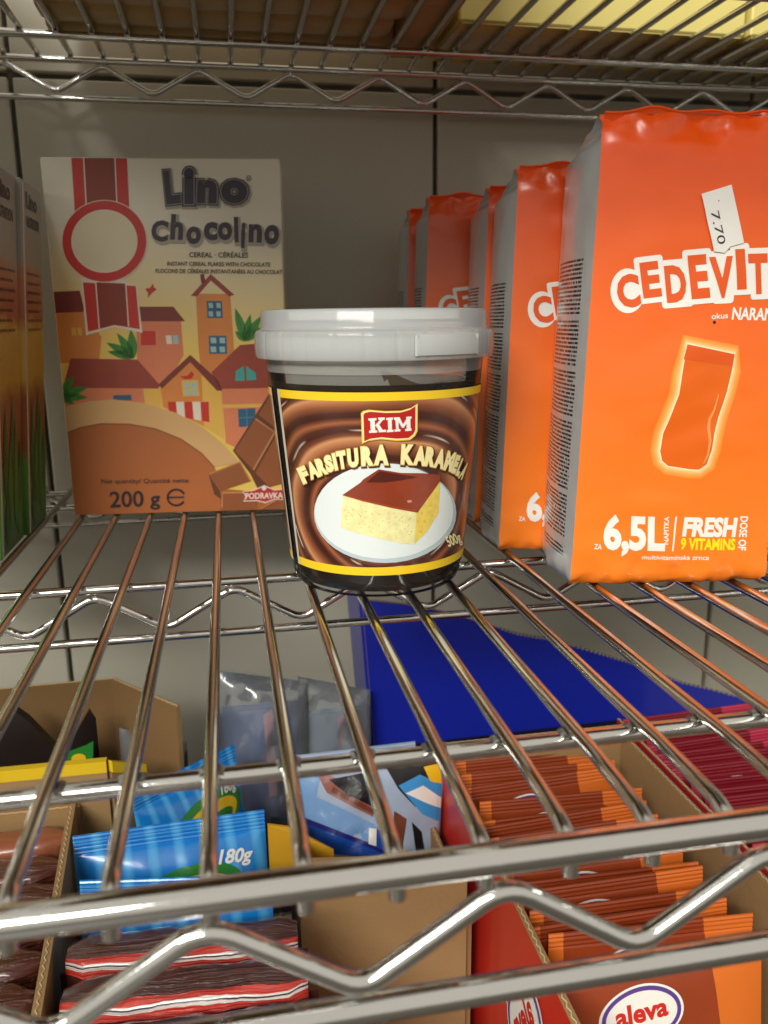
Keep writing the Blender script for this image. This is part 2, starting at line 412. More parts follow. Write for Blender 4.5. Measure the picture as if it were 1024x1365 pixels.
# lid with ribbed skirt
def ribs(r, z, th):
    if r > 49.4 and 93 < z < 111.5:
        k = (th*26/(2*math.pi)) % 1; return r-.28*max(0, 1-abs(k-.5)/.09)-.12*(1 if int(th*26/(2*math.pi)) % 2 else 0)
    return r
mb = MB(); lathe(mb, [(48.6, 99.6), (50.2, 99.4), (50.7, 100.2), (50.9, 104), (50.8, 108.8), (50.2, 110.2), (48.5, 111.0), (48.1, 112.0), (48.0, 117.4), (47.4, 118.6), (46.2, 118.8), (45.4, 118.2), (45.0, 114.6), (43.5, 113.4), (.1, 113.0)], seg=416, fr=ribs)
lid = mb.build('lid', M['lid'], tub, sharp=35)
mb = MB(); th0 = THC+math.radians(18); th1 = THC+math.radians(52)
lathe(mb, [(50.4, 100.8), (51.7, 101.2), (51.9, 103), (51.8, 106.5), (51.2, 108.8), (50.2, 109.4)], seg=24, th0=th0, th1=th1)
for th in (th0, th1):
    mb.tube([(TC.x+50.9*math.cos(th), TC.y+50.9*math.sin(th), 101), (TC.x+51.0*math.cos(th), TC.y+51.0*math.sin(th), 108.8)], .9, 8)
mb.build('tear_tab', M['lid'], lid, sharp=35)
# wrap label
ZT, ZB = conehit(500, 523, 0).z, conehit(500, 767, 0).z
hl = conehit(386, 650, .3); TL = math.atan2(hl.y-TC.y, hl.x-TC.x)
if TL > 0: TL -= 2*math.pi
m = mat('label_swirl', (70, 32, 22), .28, coat=.3); g = NG(m); uvv, uu, vv = g.uv()
nz = g.noise(g.comb(g.m('MULTIPLY', uu, .018), g.m('MULTIPLY', vv, .022)), 1.0, 1)
du = g.m('DIVIDE', g.m('SUBTRACT', uu, 4.), 33.); dv = g.m('DIVIDE', g.m('SUBTRACT', vv, 41.), 24.)
rad = g.m('SQRT', g.m('ADD', g.m('MULTIPLY', du, du), g.m('MULTIPLY', dv, dv)))
ang = g.m('ARCTAN2', dv, g.m('MULTIPLY', du, -1.))
ph = g.m('FRACT', g.m('ADD', g.m('ADD', g.m('MULTIPLY', rad, 1.45), g.m('MULTIPLY', ang, .159155)), g.m('MULTIPLY', nz, .9)))
col = g.ramp(ph, [(0, (60, 26, 18)), (.12, (76, 34, 24)), (.28, (140, 80, 50)), (.40, (184, 120, 78)), (.47, (206, 146, 102)), (.54, (120, 64, 40)), (.64, (66, 30, 20)), (.76, (84, 40, 26)), (.86, (158, 94, 60)), (.93, (112, 58, 36)), (1, (60, 26, 18))])
hl_ = g.m('SUBTRACT', 1., g.m('MINIMUM', 1., g.m('MULTIPLY', g.m('ABSOLUTE', g.m('SUBTRACT', ph, .66)), 32.)))
msk = g.m('MINIMUM', 1., g.m('MAXIMUM', 0., g.m('MULTIPLY', g.m('SUBTRACT', g.noise(g.comb(g.m('MULTIPLY', uu, .05), g.m('MULTIPLY', vv, .05)), 1.3, 1), .47), 8.)))
g.color(g.mix(g.m('MULTIPLY', hl_, msk), col, (244, 222, 204)))
M['lab_yel'] = mat('label_yellow', (246, 206, 40), .35); M['lab_cream'] = mat('label_cream', (226, 216, 170), .4)
mb = MB()
def lab(z0, z1, off, th0, th1, mi, seg=90): lathe(mb, [(cone_r(z0+(z1-z0)*k/8)+off, z0+(z1-z0)*k/8) for k in range(9)], seg=seg, th0=th0, th1=th1, mi=mi)
lab(ZB, ZT, .3, TL, THC+2.7, 0)
lab(ZB, ZT, .3, TL-1.1, TL-.16, 0, 30)
lab(ZB, ZB+3.6, .42, TL, THC+2.7, 1); lab(ZT-3.3, ZT, .42, TL, THC+2.7, 1); lab(ZT-3.3, ZT, .42, TL-1.1, TL-.16, 1, 30); lab(ZB, ZB+3.6, .42, TL-1.1, TL-.16, 1, 30)
lab(ZB, ZT, .5, TL, TL+.045, 2, 4); lab(ZB, ZT, .5, TL-.2, TL-.16, 2, 4)
label = mb.build('wrap_label', [m, M['lab_yel'], mat('label_edge', (205, 198, 180), .5)], tub, uv=True)
SURF = lambda u, v, o: conehit(u, v, .42+o)
KX = lambda x, y: (x/3.657+360, y/3.657+520)
a = Art(SURF, 9)
m_plate = mat('plate_print', (226, 234, 233), .3); m_plate2 = mat('plate_rim_print', (188, 204, 208), .3)
a.ell(513.5, 684, 95, 66.5, m_plate2, 1); a.ell(512, 681.5, 92.5, 63.5, m_plate, 2)
m_ct = mat('cake_glaze', (140, 54, 26), .28, var=.35, vs_=60, coat=.4)
m_cf = mat('cake_crumb', (250, 236, 168), .5, var=.3, vs_=260); m_cs = mat('cake_side', (238, 206, 96), .5, var=.25, vs_=420)
a.poly([KX(*p) for p in [(356, 515), (715, 592), (705, 752), (640, 748), (520, 722), (400, 692), (344, 668)]], m_cf, 3)
a.poly([KX(*p) for p in [(713, 592), (830, 440), (822, 598), (765, 690), (702, 753)]], m_cs, 3)
for i in range(150):
    x, y = rnd.uniform(362, 700), 0; y = rnd.uniform(545+(x-360)*.2, 660+(x-360)*.25)
    a.ell(*KX(x, y), rnd.uniform(.4, 1.1), rnd.uniform(.4, .9), mat('crumb_hole', (222, 190, 92), .5) if i % 3 else mat('crumb_light', (250, 232, 160), .5), 4, n=7)
for x, y in [(740, 600), (755, 640), (735, 690), (785, 560), (720, 640), (790, 610)]: a.ell(*KX(x, y), 1.5, 2.2, MATS['crumb_hole'], 4, n=9)
a.poly([KX(*p) for p in [(352, 512), (440, 452), (455, 435), (530, 386), (640, 404), (745, 405), (830, 412), (830, 444), (720, 597), (600, 575), (450, 540)]], m_ct, 4)
a.poly([KX(*p) for p in [(470, 450), (535, 395), (640, 412), (720, 425), (640, 440), (560, 450)]], mat('cake_glaze_dark', (82, 24, 14), .25, coat=.5), 5)
a.poly([KX(*p) for p in [(352, 512), (450, 533), (600, 566), (712, 584), (718, 597), (600, 576), (450, 541)]], mat('cake_glaze_edge', (158, 66, 32), .3), 5)
a.poly([KX(*p) for p in [(668, 538), (690, 536), (692, 546), (672, 550)]], mat('glint_print', (214, 150, 140), .3), 5)
a.build('cake_picture', label)
a = Art(SURF, 8)
m_red = mat('badge_red', (186, 34, 30), .3); m_let = mat('letter_cream', (250, 238, 176), .35); m_sh = mat('letter_shadow', (58, 24, 12), .4); m_edge = mat('letter_gold', (206, 160, 62), .4)
badge = [(443, 112), (452, 102), (480, 95), (560, 102), (640, 100), (690, 85), (721, 64), (720, 200), (708, 224), (684, 244), (620, 248), (540, 240), (480, 248), (448, 263)]
def shrink(P, k):
    cx = sum(p[0] for p in P)/len(P); cy = sum(p[1] for p in P)/len(P); return [(cx+(x-cx)*(1-k/140), cy+(y-cy)*(1-k/85)) for x, y in P]
a.poly([KX(*p) for p in badge], M['lab_yel'], 5); a.poly([KX(*p) for p in shrink(badge, 5)], m_let, 6); a.poly([KX(*p) for p in shrink(badge, 12)], m_red, 7)
def slab(polys, m, layer):
    for P in polys: a.poly([KX(*p) for p in P], m, layer)
slab([[(488, 138), (510, 137), (514, 206), (492, 208)], [(479, 138), (519, 136), (519, 147), (480, 149)], [(483, 198), (523, 196), (523, 207), (483, 209)],
      [(512, 172), (536, 146), (552, 145), (522, 180)], [(526, 134), (560, 133), (560, 144), (530, 146)], [(514, 170), (530, 164), (556, 204), (534, 205)], [(530, 195), (566, 193), (566, 204), (530, 206)],
      [(574, 137), (593, 136), (595, 200), (577, 202)], [(567, 135), (599, 133), (599, 144), (567, 146)], [(570, 195), (602, 193), (602, 204), (570, 206)],
      [(610, 136), (626, 135), (628, 198), (616, 199)], [(604, 133), (630, 132), (632, 143), (604, 145)], [(607, 192), (636, 190), (636, 201), (607, 203)],
      [(614, 133), (632, 132), (651, 172), (645, 186)], [(672, 130), (684, 130), (652, 186), (645, 172)], [(664, 131), (684, 130), (686, 192), (667, 193)], [(666, 130), (690, 128), (690, 139), (666, 141)], [(659, 189), (690, 187), (690, 198), (659, 200)]], M['white'], 8)
a.build('brand_badge', label); a = Art(SURF, 8)
L1 = [('F', 405, 633, 12, 24, -24), ('A', 417, 626.5, 14, 24, -20), ('R', 428.5, 622, 13, 24, -18), ('S', 438.5, 618, 11, 24, -15), ('I', 446.5, 615.5, 5, 24, -12), ('T', 455.5, 613, 13, 25, -9), ('U', 470.5, 610.5, 15, 26, -5), ('R', 489.5, 608, 17, 27, -3), ('A', 508.5, 606.5, 20, 28, 0),
      ('K', 543.6, 606, 18, 28, 3), ('A', 560.3, 607.5, 17, 27, 6), ('R', 574, 609, 14, 27, 9), ('A', 587, 611.5, 14, 27, 12), ('M', 599.5, 615, 12, 27, 15), ('E', 608, 619, 6.5, 26, 18), ('L', 613.6, 623, 5, 25, 22), ('A', 618.4, 628, 6, 24, 26)]
for i, (c, x, y, wd, ht, r) in enumerate(L1):
    a.letter(c, x+.8, y+1.0, wd, ht, r, m_sh, 6, .07, .05); a.letter(c, x, y, wd, ht, r, m_edge, 7+.3*(i % 2), .07, .018); a.letter(c, x, y, wd-.6, ht-1.0, r, m_let, 8+.3*(i % 2), .07)
a.build('title_lettering', label)
a = Art(SURF, 8); a.text('500g', (598.5, 729.5), (616.5, 722), 14.5, m_let, 6, .03); a.build('weight_lettering', label)

# ------------------------------------------------------------------ orange foil bags
BW, BD, BH = 85.0, 53.0, 178.5
P0 = Vector((231.0, 147.3, 0)); BA = math.atan2(135.3-147.3, 314.3-231.0)
bx = Vector((math.cos(BA), math.sin(BA), 0)); by = Vector((-math.sin(BA), math.cos(BA), 0))
def b_left(z): return 5.2*max(0, z)/190.
def b_right(z): return BW+2.5*max(0, min(1, z/190.))
def b_bulge(x, z):
    u = min(1, max(0, (x-b_left(z))/(b_right(z)-b_left(z)))); q = min(1, max(0, z/BH))
    return 3.2*math.sin(math.pi*u)**.8*math.sin(math.pi*(.06+.88*q))**.7+(1.0*noise.noise(Vector((x*.035, z*.03, 3)))+.5*noise.noise(Vector((x*.05+z*.05, z*.08-x*.03, 11))))*math.sin(math.pi*u)+(1.5*math.exp(-max(0, z)/16.)+1.1*math.exp(-max(0, BH+4-z)/14.))*noise.noise(Vector((x*.07, z*.12, 7)))
def b_top(z): return max(0, z-BH)          # front leans back to the ridge
def bag_surf(u, v, off):
    p = onplane(u, v, P0, by); d = p-P0; x = d.dot(bx); z = p.z
    return (x, -b_bulge(x, z)+b_top(z)*.12-off, z)
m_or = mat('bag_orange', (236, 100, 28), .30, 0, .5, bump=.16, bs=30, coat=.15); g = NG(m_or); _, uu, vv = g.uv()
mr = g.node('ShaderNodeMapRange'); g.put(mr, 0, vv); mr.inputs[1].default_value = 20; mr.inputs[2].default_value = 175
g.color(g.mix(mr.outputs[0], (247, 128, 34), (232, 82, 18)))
m_si = mat('bag_silver', (212, 216, 218), .26, .45, .5, bump=.45, bs=55); g = NG(m_si); uvv, uu, vv = g.uv()
row = g.m('FLOOR', g.m('DIVIDE', vv, 1.75)); fr = g.m('FRACT', g.m('DIVIDE', vv, 1.75))
wn = g.noise(g.comb(g.m('MULTIPLY', uu, .95), g.m('MULTIPLY', row, 7.31)), 1.0, 3, '2D')
para = g.noise(g.comb(0., g.m('MULTIPLY', row, .33)), 1.0, 0, '2D')
ink = g.m('MULTIPLY', g.m('LESS_THAN', g.m('ABSOLUTE', g.m('SUBTRACT', fr, .5)), .27), g.m('GREATER_THAN', wn, .40))
endu = g.m('ADD', 37.5, g.m('MULTIPLY', g.noise(g.comb(0., g.m('MULTIPLY', row, 3.7)), 1.0, 0, '2D'), 6.))
for c in (g.m('GREATER_THAN', uu, 9.), g.m('LESS_THAN', uu, 48.5), g.m('LESS_THAN', vv, 138.), g.m('GREATER_THAN', vv, 13.), g.m('GREATER_THAN', para, .36)): ink = g.m('MULTIPLY', ink, c)
g.color(g.mix(ink, (216, 220, 222), (34, 34, 36)))
g.nt.links.new(g.m('MULTIPLY', g.m('SUBTRACT', 1., ink), .45), g.b.inputs['Metallic'])
def make_bag():
    t = thing('drink_powder_bag', P0, '', 'bag', 'orange foil drink powder bags'); LOC[t.name] = (0, 0, 0); t.rotation_euler.z = BA
    nx, nd = 48, 14; mb = MB(); loops = []; zs = [0, .6, 2, 4, 7, 10, 14]+[14+(BH-14)*k/64 for k in range(1, 65)]
    levels = [(z, 0.) for z in zs]+[(BH+11.5*k/8, k/8) for k in range(1, 9)]
    tags = [0]*nx+[1]*nd+[0]*nx+[1]*nd
    for z, tt in levels:
        x0, x1 = b_left(z), b_right(z); e = 3.0*(1-min(1, z/4.)) if z < 4 else 0.
        s_ = tt**.85; ridge = 2.5; yf = ridge*s_ - .5*tt; yb = BD+(ridge+.9-BD)*s_; pts = []
        for i in range(nx):
            u = i/nx; x = x0+(x1-x0)*u; c = 1.6*(max(0, 1-u*nx/2.)+max(0, 1-(1-u)*nx/2.))
            pts.append((x, (-b_bulge(x, z)*(1-tt) + b_top(z)*.12*(1-tt) if tt < 1 else 0)+yf*(tt)+e, z))
        for j in range(nd):
            u = j/nd; y = yf+(yb-yf)*u+(e if u < .01 else 0); pts.append((x1+1.2*math.sin(math.pi*u)*(1-tt)-11*tt*math.sin(math.pi*u)-e*.6, y, z))
        for i in range(nx):
            u = i/nx; x = x1+(x0-x1)*u; pts.append((x, yb+2.4*math.sin(math.pi*u)*(1-tt)*math.sin(math.pi*min(1, z/BH))-e, z))
        for j in range(nd):
            u = j/nd; y = yb+(yf-yb)*u; pts.append((x0-3.0*math.sin(math.pi*u)*(1-tt)+9*tt*math.sin(math.pi*u)+e*.6, y, z))
        out = []
        for k, p in enumerate(pts):
            w_ = .35+2.0*math.exp(-p[2]/9.)+2.6*tt; sd = tags[k]
            if sd == 0 and k < nx and 10 < p[2] < BH: w_ *= .0
            n = noise.noise_vector(Vector((p[0]*.11, p[1]*.11, p[2]*.09))); n2 = noise.noise_vector(Vector((p[0]*.3+9, p[1]*.3, p[2]*.25)))
            q = [p[0]+w_*(n.x+.5*n2.x), p[1]+w_*(n.y+.5*n2.y), p[2]+(w_*.6*(n.z+.5*n2.z) if p[2] > 1 else 0)]
            if p[2] <= 1: q[2] = 2.1+max(0, 1.2*n.z)*(.5 if sd == 0 else 1)+p[2]*.4
            elif p[2] < 14: q[2] = 2.1+(q[2])*(11.9/14)
            out.append(tuple(q))
        loops.append(out)
    N = len(tags)
    v = [p for l in loops for p in l]; uv = []
    for l in loops:
        for k, p in enumerate(l): uv.append((p[1] if tags[k] else p[0], p[2]))
    f = []; mi = []
    for j in range(len(loops)-1):
        for k in range(N):
            k2 = (k+1) % N; f.append((j*N+k, j*N+k2, (j+1)*N+k2, (j+1)*N+k)); mi.append(tags[k])
    f.append(tuple(reversed(range(N)))); mi.append(0); f.append(tuple((len(loops)-1)*N+k for k in range(N))); mi.append(1)
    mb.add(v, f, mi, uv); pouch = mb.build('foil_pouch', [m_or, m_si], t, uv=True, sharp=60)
    # crimped fin on top
    mb = MB(); pts = []; zt = BH+11.5
    for k in range(41):
        x = b_left(zt)+1+(b_right(zt)-b_left(zt)-2)*k/40; y = 3.6+.7*noise.noise(Vector((x*.08, 1, 5))); pts.append((x, y, zt-1.6+2.4*noise.noise(Vector((x*.06, 8, 2)))))
    v = []; f = []
    for k, p in enumerate(pts):
        for (dy, dz) in ((-.7, -1.2), (-1.6, 1.6), (-2.6, 2.4), (-2.4, 3.0), (-1.0, 2.6), (.7, -1.0)): v.append((p[0], p[1]+dy, p[2]+dz))
    for k in range(40):
        for j in range(6): f.append((k*6+j, k*6+(j+1) % 6, (k+1)*6+(j+1) % 6, (k+1)*6+j))
    f += [tuple(range(6)), tuple(240+k for k in reversed(range(6)))]
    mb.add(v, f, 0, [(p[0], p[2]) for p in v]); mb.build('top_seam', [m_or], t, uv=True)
    a = Art(bag_surf, 8, .16); Z4 = lambda x, y: (x/3.368+720, y/3.368+130); Z5 = lambda x, y: (x/3.16+700, y/3.16+440)
    m_lo = mat('logo_orange', (228, 88, 24), .36)
    lets = [('C', 390, 868, 100, 150, -6), ('E', 487, 818, 82, 160, -7), ('D', 597, 836, 92, 165, -5), ('E', 700, 805, 84, 195, -5), ('V', 803, 808, 105, 185, -3), ('I', 888, 772, 44, 180, -3), ('T', 968, 792, 90, 180, -2), ('A', 1066, 790, 100, 180, 0)]
    def rrect(cx, cy, hw, hh, r, rot, layer, top=None):
        P = []; top = hw if top is None else top
        for (sx_, sy_) in ((1, 1), (-1, 1), (-1, -1), (1, -1)):
            wd_ = top if sy_ < 0 else hw
            for q in range(5):
                t_ = math.radians({(1, 1): 0, (-1, 1): 90, (-1, -1): 180, (1, -1): 270}[(sx_, sy_)]+q*22.5); P.append((sx_*(wd_-r)+r*math.cos(t_), sy_*(hh-r)+r*math.sin(t_)))
        c_, s_ = math.cos(math.radians(rot)), math.sin(math.radians(rot)); a.poly([Z4(cx+c_*x-s_*y, cy+s_*x+c_*y) for x, y in P], M['white'], layer)
    for k, (c, x, y, wd, ht, r) in enumerate(lets):
        ly = .55*(k % 2); o_ = 25
        if c == 'C': a.ell(*Z4(x-2, y), (wd/2+o_)/3.368, (ht/2+o_)/3.368, M['white'], ly)
        elif c in 'VA': rrect(x, y, (wd*.22 if c == 'V' else wd*.5)+o_, ht/2+o_, 16, r, ly, (wd*.5 if c == 'V' else wd*.22)+o_)
        elif c == 'T': rrect(x, y-ht*.36, wd*.5+o_, ht*.14+o_, 12, r, ly); rrect(x+2, y+4, wd*.16+o_, ht*.5+o_-4, 12, r, ly+.25)
        else: rrect(x, y, wd*.5+o_*.9, ht*.5+o_, 14, r, ly)
    for k, (c, x, y, wd, ht, r) in enumerate(lets): a.letter(c, *Z4(x, y), wd/3.368, ht/3.368, r, m_lo, 2, .045)
    a.text('okus', (945, 425.5), (967, 424), 7.5, M['white'], 0, .015, .1); a.text('NARANČA', (971.5, 426), (1052, 428), 16.5, M['white'], 0, .03, .15)
    a.ell(948.5, 429.5, 2.2, 2.2, M['black'], 0, n=12)
    # tumbler of orange drink with its pale halo
    body = [(665, 58), (868, 100), (858, 165), (835, 260), (800, 360), (782, 430), (772, 500), (752, 560), (720, 582), (680, 580), (590, 566), (566, 545), (558, 505), (570, 430), (602, 350), (632, 270), (645, 180)]
    bc = (712, 320); P = [Z5(*p) for p in body]; c0 = Z5(*bc)
    for k, (e, col) in enumerate([(13, (248, 140, 48)), (11, (249, 150, 60)), (9, (250, 162, 76)), (7, (251, 176, 96)), (5, (252, 192, 120)), (3, (253, 212, 150)), (1.4, (254, 236, 196))]):
        Q = []
        n = len(P)
        for i in range(n):
            ax, ay = P[i-1]; bx_, by_ = P[(i+1) % n]; dx, dy = bx_-ax, by_-ay; l = math.hypot(dx, dy); Q.append((P[i][0]+dy/l*e, P[i][1]-dx/l*e))
        a.poly(Q, mat('halo_%d' % k, col, .36), k*.35)
    a.poly(P, mat('glass_orange', (226, 100, 16), .34), 3)
    a.poly([Z5(*p) for p in [(665, 58), (868, 100), (860, 150), (650, 120)]], mat('glass_orange_top', (222, 88, 22), .34), 3.6)
    a.stroke([Z5(*p) for p in [(800, 268), (782, 330), (762, 372), (758, 410), (764, 460), (756, 520), (738, 556)]], lambda t: 4*math.sin(math.pi*(.1+.8*t)), mat('glass_sheen', (240, 150, 84), .3), 3.8)
    a.text('ZA', (791, 731), (801, 731.5), 7, M['white'], 0, .02); a.text('6,5L', (803, 731.5), (884, 733), 45.5, M['white'], 0, .045)
    a.text('NAPITKA', (888.5, 724), (889.5, 687), 6.5, M['white'], 0, .02)
    a.stroke([(898.5, 687), (894.5, 733)], 2.2, M['white'], 0)
    a.text('FRESH', (906.5, 713.5), (981, 715), 26, M['white'], 0, .05, .12); m_y = mat('print_yellow', (250, 226, 30), .36)
    a.text('9 VITAMINS', (905, 731), (978.5, 732.5), 15.5, m_y, 0, .04, .06); a.text('DOSE OF', (985, 687), (982.5, 732.5), 10.5, M['white'], 0, .03)
    a.text('multivitaminska zrnca', (854, 744.5), (943, 745), 6.2, M['white'], 0, .012, .15)
    pr = a.build('front_print', pouch)
    return t
bag0 = make_bag()
bag0['label'] = 'nearest orange foil drink powder bag with a white price sticker'
# price sticker belongs to the nearest bag alone: added after the copies are made
def place_bag(loc, ang, lab, sz=1.):
    b = copy_tree(bag0); b.scale.z = sz; b.location = [c*S for c in loc]; b.rotation_euler.z = ang; b['label'] = lab; return b
place_bag((218.5, 206, 0), BA+.02, 'orange foil bag second from the front, half hidden by the nearest bag', .95)
place_bag((223, 263, 0), BA+.02, 'orange foil bag third from the front, just its grey edge showing', .95)
place_bag((205, 320, 0), BA+.04, 'orange foil bag fourth from the front, seen above the tub lid', .965)
place_bag((206, 377, 0), BA+.04, 'rearmost orange foil bag near the wall, grey side in shade', .965)
place_bag((338, 196, 0), BA, 'orange foil bag in the neighbouring row, cut by the right picture edge')
a = Art(bag_surf, 8, .16); Z4 = lambda x, y: (x/3.368+720, y/3.368+130)
m_st = mat('sticker_paper', (232, 229, 222), .6); m_ink = mat('sticker_ink', (48, 46, 52), .6)
a.poly([Z4(712, 437), Z4(848, 395), Z4(900, 655), Z4(838, 672), Z4(812, 700), Z4(765, 694)], m_st, 4.5)
a.text('7.70', Z4(752, 518), Z4(783, 664), 10.5, m_ink, 5.5, .0); a.ell(*Z4(788, 468), .8, 1.0, m_ink, 5.5, n=8)
a.build('price_sticker', bag0)

# ------------------------------------------------------------------ cereal boxes
CP = Vector((-3.5, 336.0, 2.2)); CA = math.atan2(-13.0, 128.0); CW, CD, CH = 129.5, 46.0, 200.5
cx_ = Vector((math.cos(CA), math.sin(CA), 0)); cn = Vector((-math.sin(CA), math.cos(CA), 0))
def cer_surf(u, v, off):
    p = onplane(u, v, CP, cn); p = p - cn*(off); return p
def toloc(p, P, A):
    d = Vector(p)-P; return (d.x*math.cos(A)+d.y*math.sin(A), -d.x*math.sin(A)+d.y*math.cos(A), d.z)
m_cer = mat('cereal_card', (236, 226, 190), .38, coat=.15); g = NG(m_cer)
tc = g.node('ShaderNodeTexCoord'); sx = g.node('ShaderNodeSeparateXYZ'); g.nt.links.new(tc.outputs['Object'], sx.inputs[0])
mr = g.node('ShaderNodeMapRange'); g.put(mr, 0, g.m('ADD', sx.outputs[2], g.m('MULTIPLY', sx.outputs[0], .10))); mr.inputs[1].default_value = .105; mr.inputs[2].default_value = .175
nz = g.noise(tc.outputs['Object'], 28, 3)
g.color(g.mix(g.m('ADD', mr.outputs[0], g.m('MULTIPLY', g.m('SUBTRACT', nz, .5), .3)), (240, 204, 92), (238, 232, 212)))
def pc(n, c, **k): return mat('print_'+n, c, k.pop('rough', .4), **k)
def make_cereal():
    t = thing('cereal_box', CP, '', 'box', 'chocolate cereal boxes'); LOC[t.name] = (0, 0, 0); t.rotation_euler.z = CA
    mb = MB(); mb.box(0, CW, 0, CD, 0, CH, .7); card = mb.build('carton', m_cer, t, True, 30)
    sf = lambda u, v, o: toloc(onplane(u, v, CP, cn), CP, CA)[0:1]+(-o,)+toloc(onplane(u, v, CP, cn), CP, CA)[2:]
    def sfc(u, v, o):
        x, y, z = toloc(onplane(u, v, CP, cn), CP, CA); return (min(CW-.5, max(.5, x)), -o, min(CH-.5, max(.5, z)))
    A = lambda x, y: (x/2.926+50, y/2.926+190); B = lambda x, y: (x/2.926+50, y/2.926+440)
    a = Art(sfc, None, .07)
    red = pc('red', (206, 48, 38)); drk = pc('ribbon_brown', (140, 52, 28)); wh = pc('cream', (238, 226, 206)); roof = pc('roof', (158, 66, 48), var=.25, vs_=60); roof2 = pc('roof_dark', (128, 48, 36), var=.2, vs_=60)
    ora = pc('wall_orange', (226, 140, 66), var=.18, vs_=45); pink = pc('wall_pink', (226, 132, 92), var=.15, vs_=45); yel = pc('wall_yellow', (236, 186, 84), var=.15, vs_=45); blu = pc('window_blue', (44, 96, 128)); teal = pc('window_teal', (64, 170, 160)); lb = pc('window_light', (160, 200, 196))
    grn = pc('leaf', (66, 140, 52), var=.3, vs_=120); grn2 = pc('leaf_dark', (38, 100, 44), var=.3, vs_=120)
    P = lambda pts, m, l, F=B: a.poly([F(*p) for p in pts], m, l)
    # far houses
    P([(45, 660), (185, 650), (250, 760), (240, 860), (60, 860)], ora, 0, A); P([(45, 582), (165, 578), (185, 660), (40, 665)], roof2, 1, A)
    P([(132, 722), (150, 722), (152, 752), (134, 752)], yel, 2, A); P([(156, 722), (172, 722), (174, 752), (158, 752)], yel, 2, A)
    P([(385, 690), (560, 695), (570, 830), (530, 900), (470, 960), (390, 900)], pink, 0, A); P([(398, 640), (530, 640), (576, 697), (405, 697)], roof2, 1, A)
    P([(404, 735), (460, 735), (462, 790), (404, 790)], red, 1, A); P([(500, 752), (522, 752), (526, 786), (504, 786)], wh, 1, A); P([(528, 752), (548, 752), (550, 786), (530, 786)], lb, 1, A)
    P([(618, 590), (752, 590), (768, 820), (770, 900), (640, 900), (628, 800)], ora, 0, A); P([(598, 598), (676, 512), (768, 594), (748, 600), (676, 538), (622, 600)], roof, 1, A); P([(634, 515), (650, 512), (656, 545), (640, 552)], roof2, 1, A)
    for (x0, y0, x1, y1, F) in ((660, 618, 720, 684, A), (668, 22, 737, 92, B)):
        P([(x0, y0), (x1, y0), (x1+3, y1), (x0+3, y1)], blu, 2, F)
        for i in (0, 1):
            for j in (0, 1):
                w_ = (x1-x0)/2; h_ = (y1-y0)/2; P([(x0+i*w_+7, y0+j*h_+7), (x0+i*w_+w_-6, y0+j*h_+7), (x0+i*w_+w_-4, y0+j*h_+h_-6), (x0+i*w_+9, y0+j*h_+h_-6)], lb, 3, F)
    def leaves(cx, cy, L, F, l):
        for (ang, ln, wd) in L:
            t_ = math.radians(ang); dx, dy = math.cos(t_), -math.sin(t_); n = 8; U = []; D = []
            for i in range(n+1):
                q = i/n; h = wd*math.sin(math.pi*q**.8)*.5; bx2, by2 = cx+dx*ln*q, cy+dy*ln*q+ln*.1*q*q; U.append((bx2-dy*h, by2+dx*h)); D.append((bx2+dy*h, by2-dx*h))
            P(U+D[::-1][1:-1], grn, l, F); a.stroke([F(cx+dx*ln*q, cy+dy*ln*q+ln*.1*q*q) for q in (.1, .5, .9)], .8, grn2, l+.5)
    leaves(810, 775, [(105, 150, 34), (60, 130, 34), (80, 120, 30), (40, 110, 30), (130, 60, 26)], A, 3)
    leaves(375, 110, [(95, 125, 38), (120, 130, 34), (145, 130, 34), (160, 110, 30)], B, 3)
    # near houses
    P([(130, 110), (390, 115), (478, 215), (470, 228), (96, 225)], roof, 2); P([(105, 224), (480, 228), (482, 320), (300, 290), (108, 305)], pink, 2); P([(412, 228), (480, 228), (482, 305), (420, 290)], yel, 2.5); P([(295, 254), (366, 252), (368, 274), (297, 272)], blu, 3)
    leaves(88, 262, [(60, 110, 34), (25, 120, 36), (5, 110, 34), (-20, 60, 26)], B, 3)
    P([(480, 225), (595, 118), (718, 235), (726, 420), (640, 370), (490, 300)], ora, 2); P([(640, 175), (718, 235), (728, 425), (650, 375)], yel, 2.4)
    P([(472, 212), (596, 96), (700, 190), (722, 236), (700, 236), (596, 124), (486, 228)], roof2, 3)
    P([(562, 196), (626, 194), (632, 256), (568, 258)], yel, 3)
    for x, y in ((572, 204), (600, 203), (575, 232), (603, 231)): P([(x, y), (x+20, y-1), (x+22, y+20), (x+2, y+21)], lb, 4)
    P([(555, 180), (585, 178), (600, 160), (612, 172), (600, 190), (575, 192)], red, 4)
    for i in range(5): P([(508+i*32, 280), (540+i*32, 279), (543+i*32, 335+i*6), (515+i*32, 330+i*6)], red if i % 2 == 0 else wh, 4)
    P([(678, 165), (790, 58), (880, 50), (915, 225), (715, 230)], roof, 3); P([(718, 228), (930, 226), (930, 330), (780, 460), (735, 440)], pink, 3); P([(722, 290), (900, 286), (880, 300), (724, 304)], yel, 3.5)
    P([(772, 198), (774, 160), (805, 140), (808, 197)], teal, 4); P([(816, 196), (814, 140), (850, 165), (854, 194)], teal, 4); P([(782, 308), (850, 304), (852, 374), (786, 378)], blu, 4)
    a.stroke([B(816, 306), B(818, 376)], 1, pc('bar', (90, 140, 170)), 5); a.stroke([B(783, 342), B(851, 339)], 1, MATS['print_bar'], 5)
    # bird and pennant
    P([(420, 570), (440, 566), (450, 550), (456, 566), (466, 572), (448, 586), (430, 606), (432, 588)], red, 2, A)
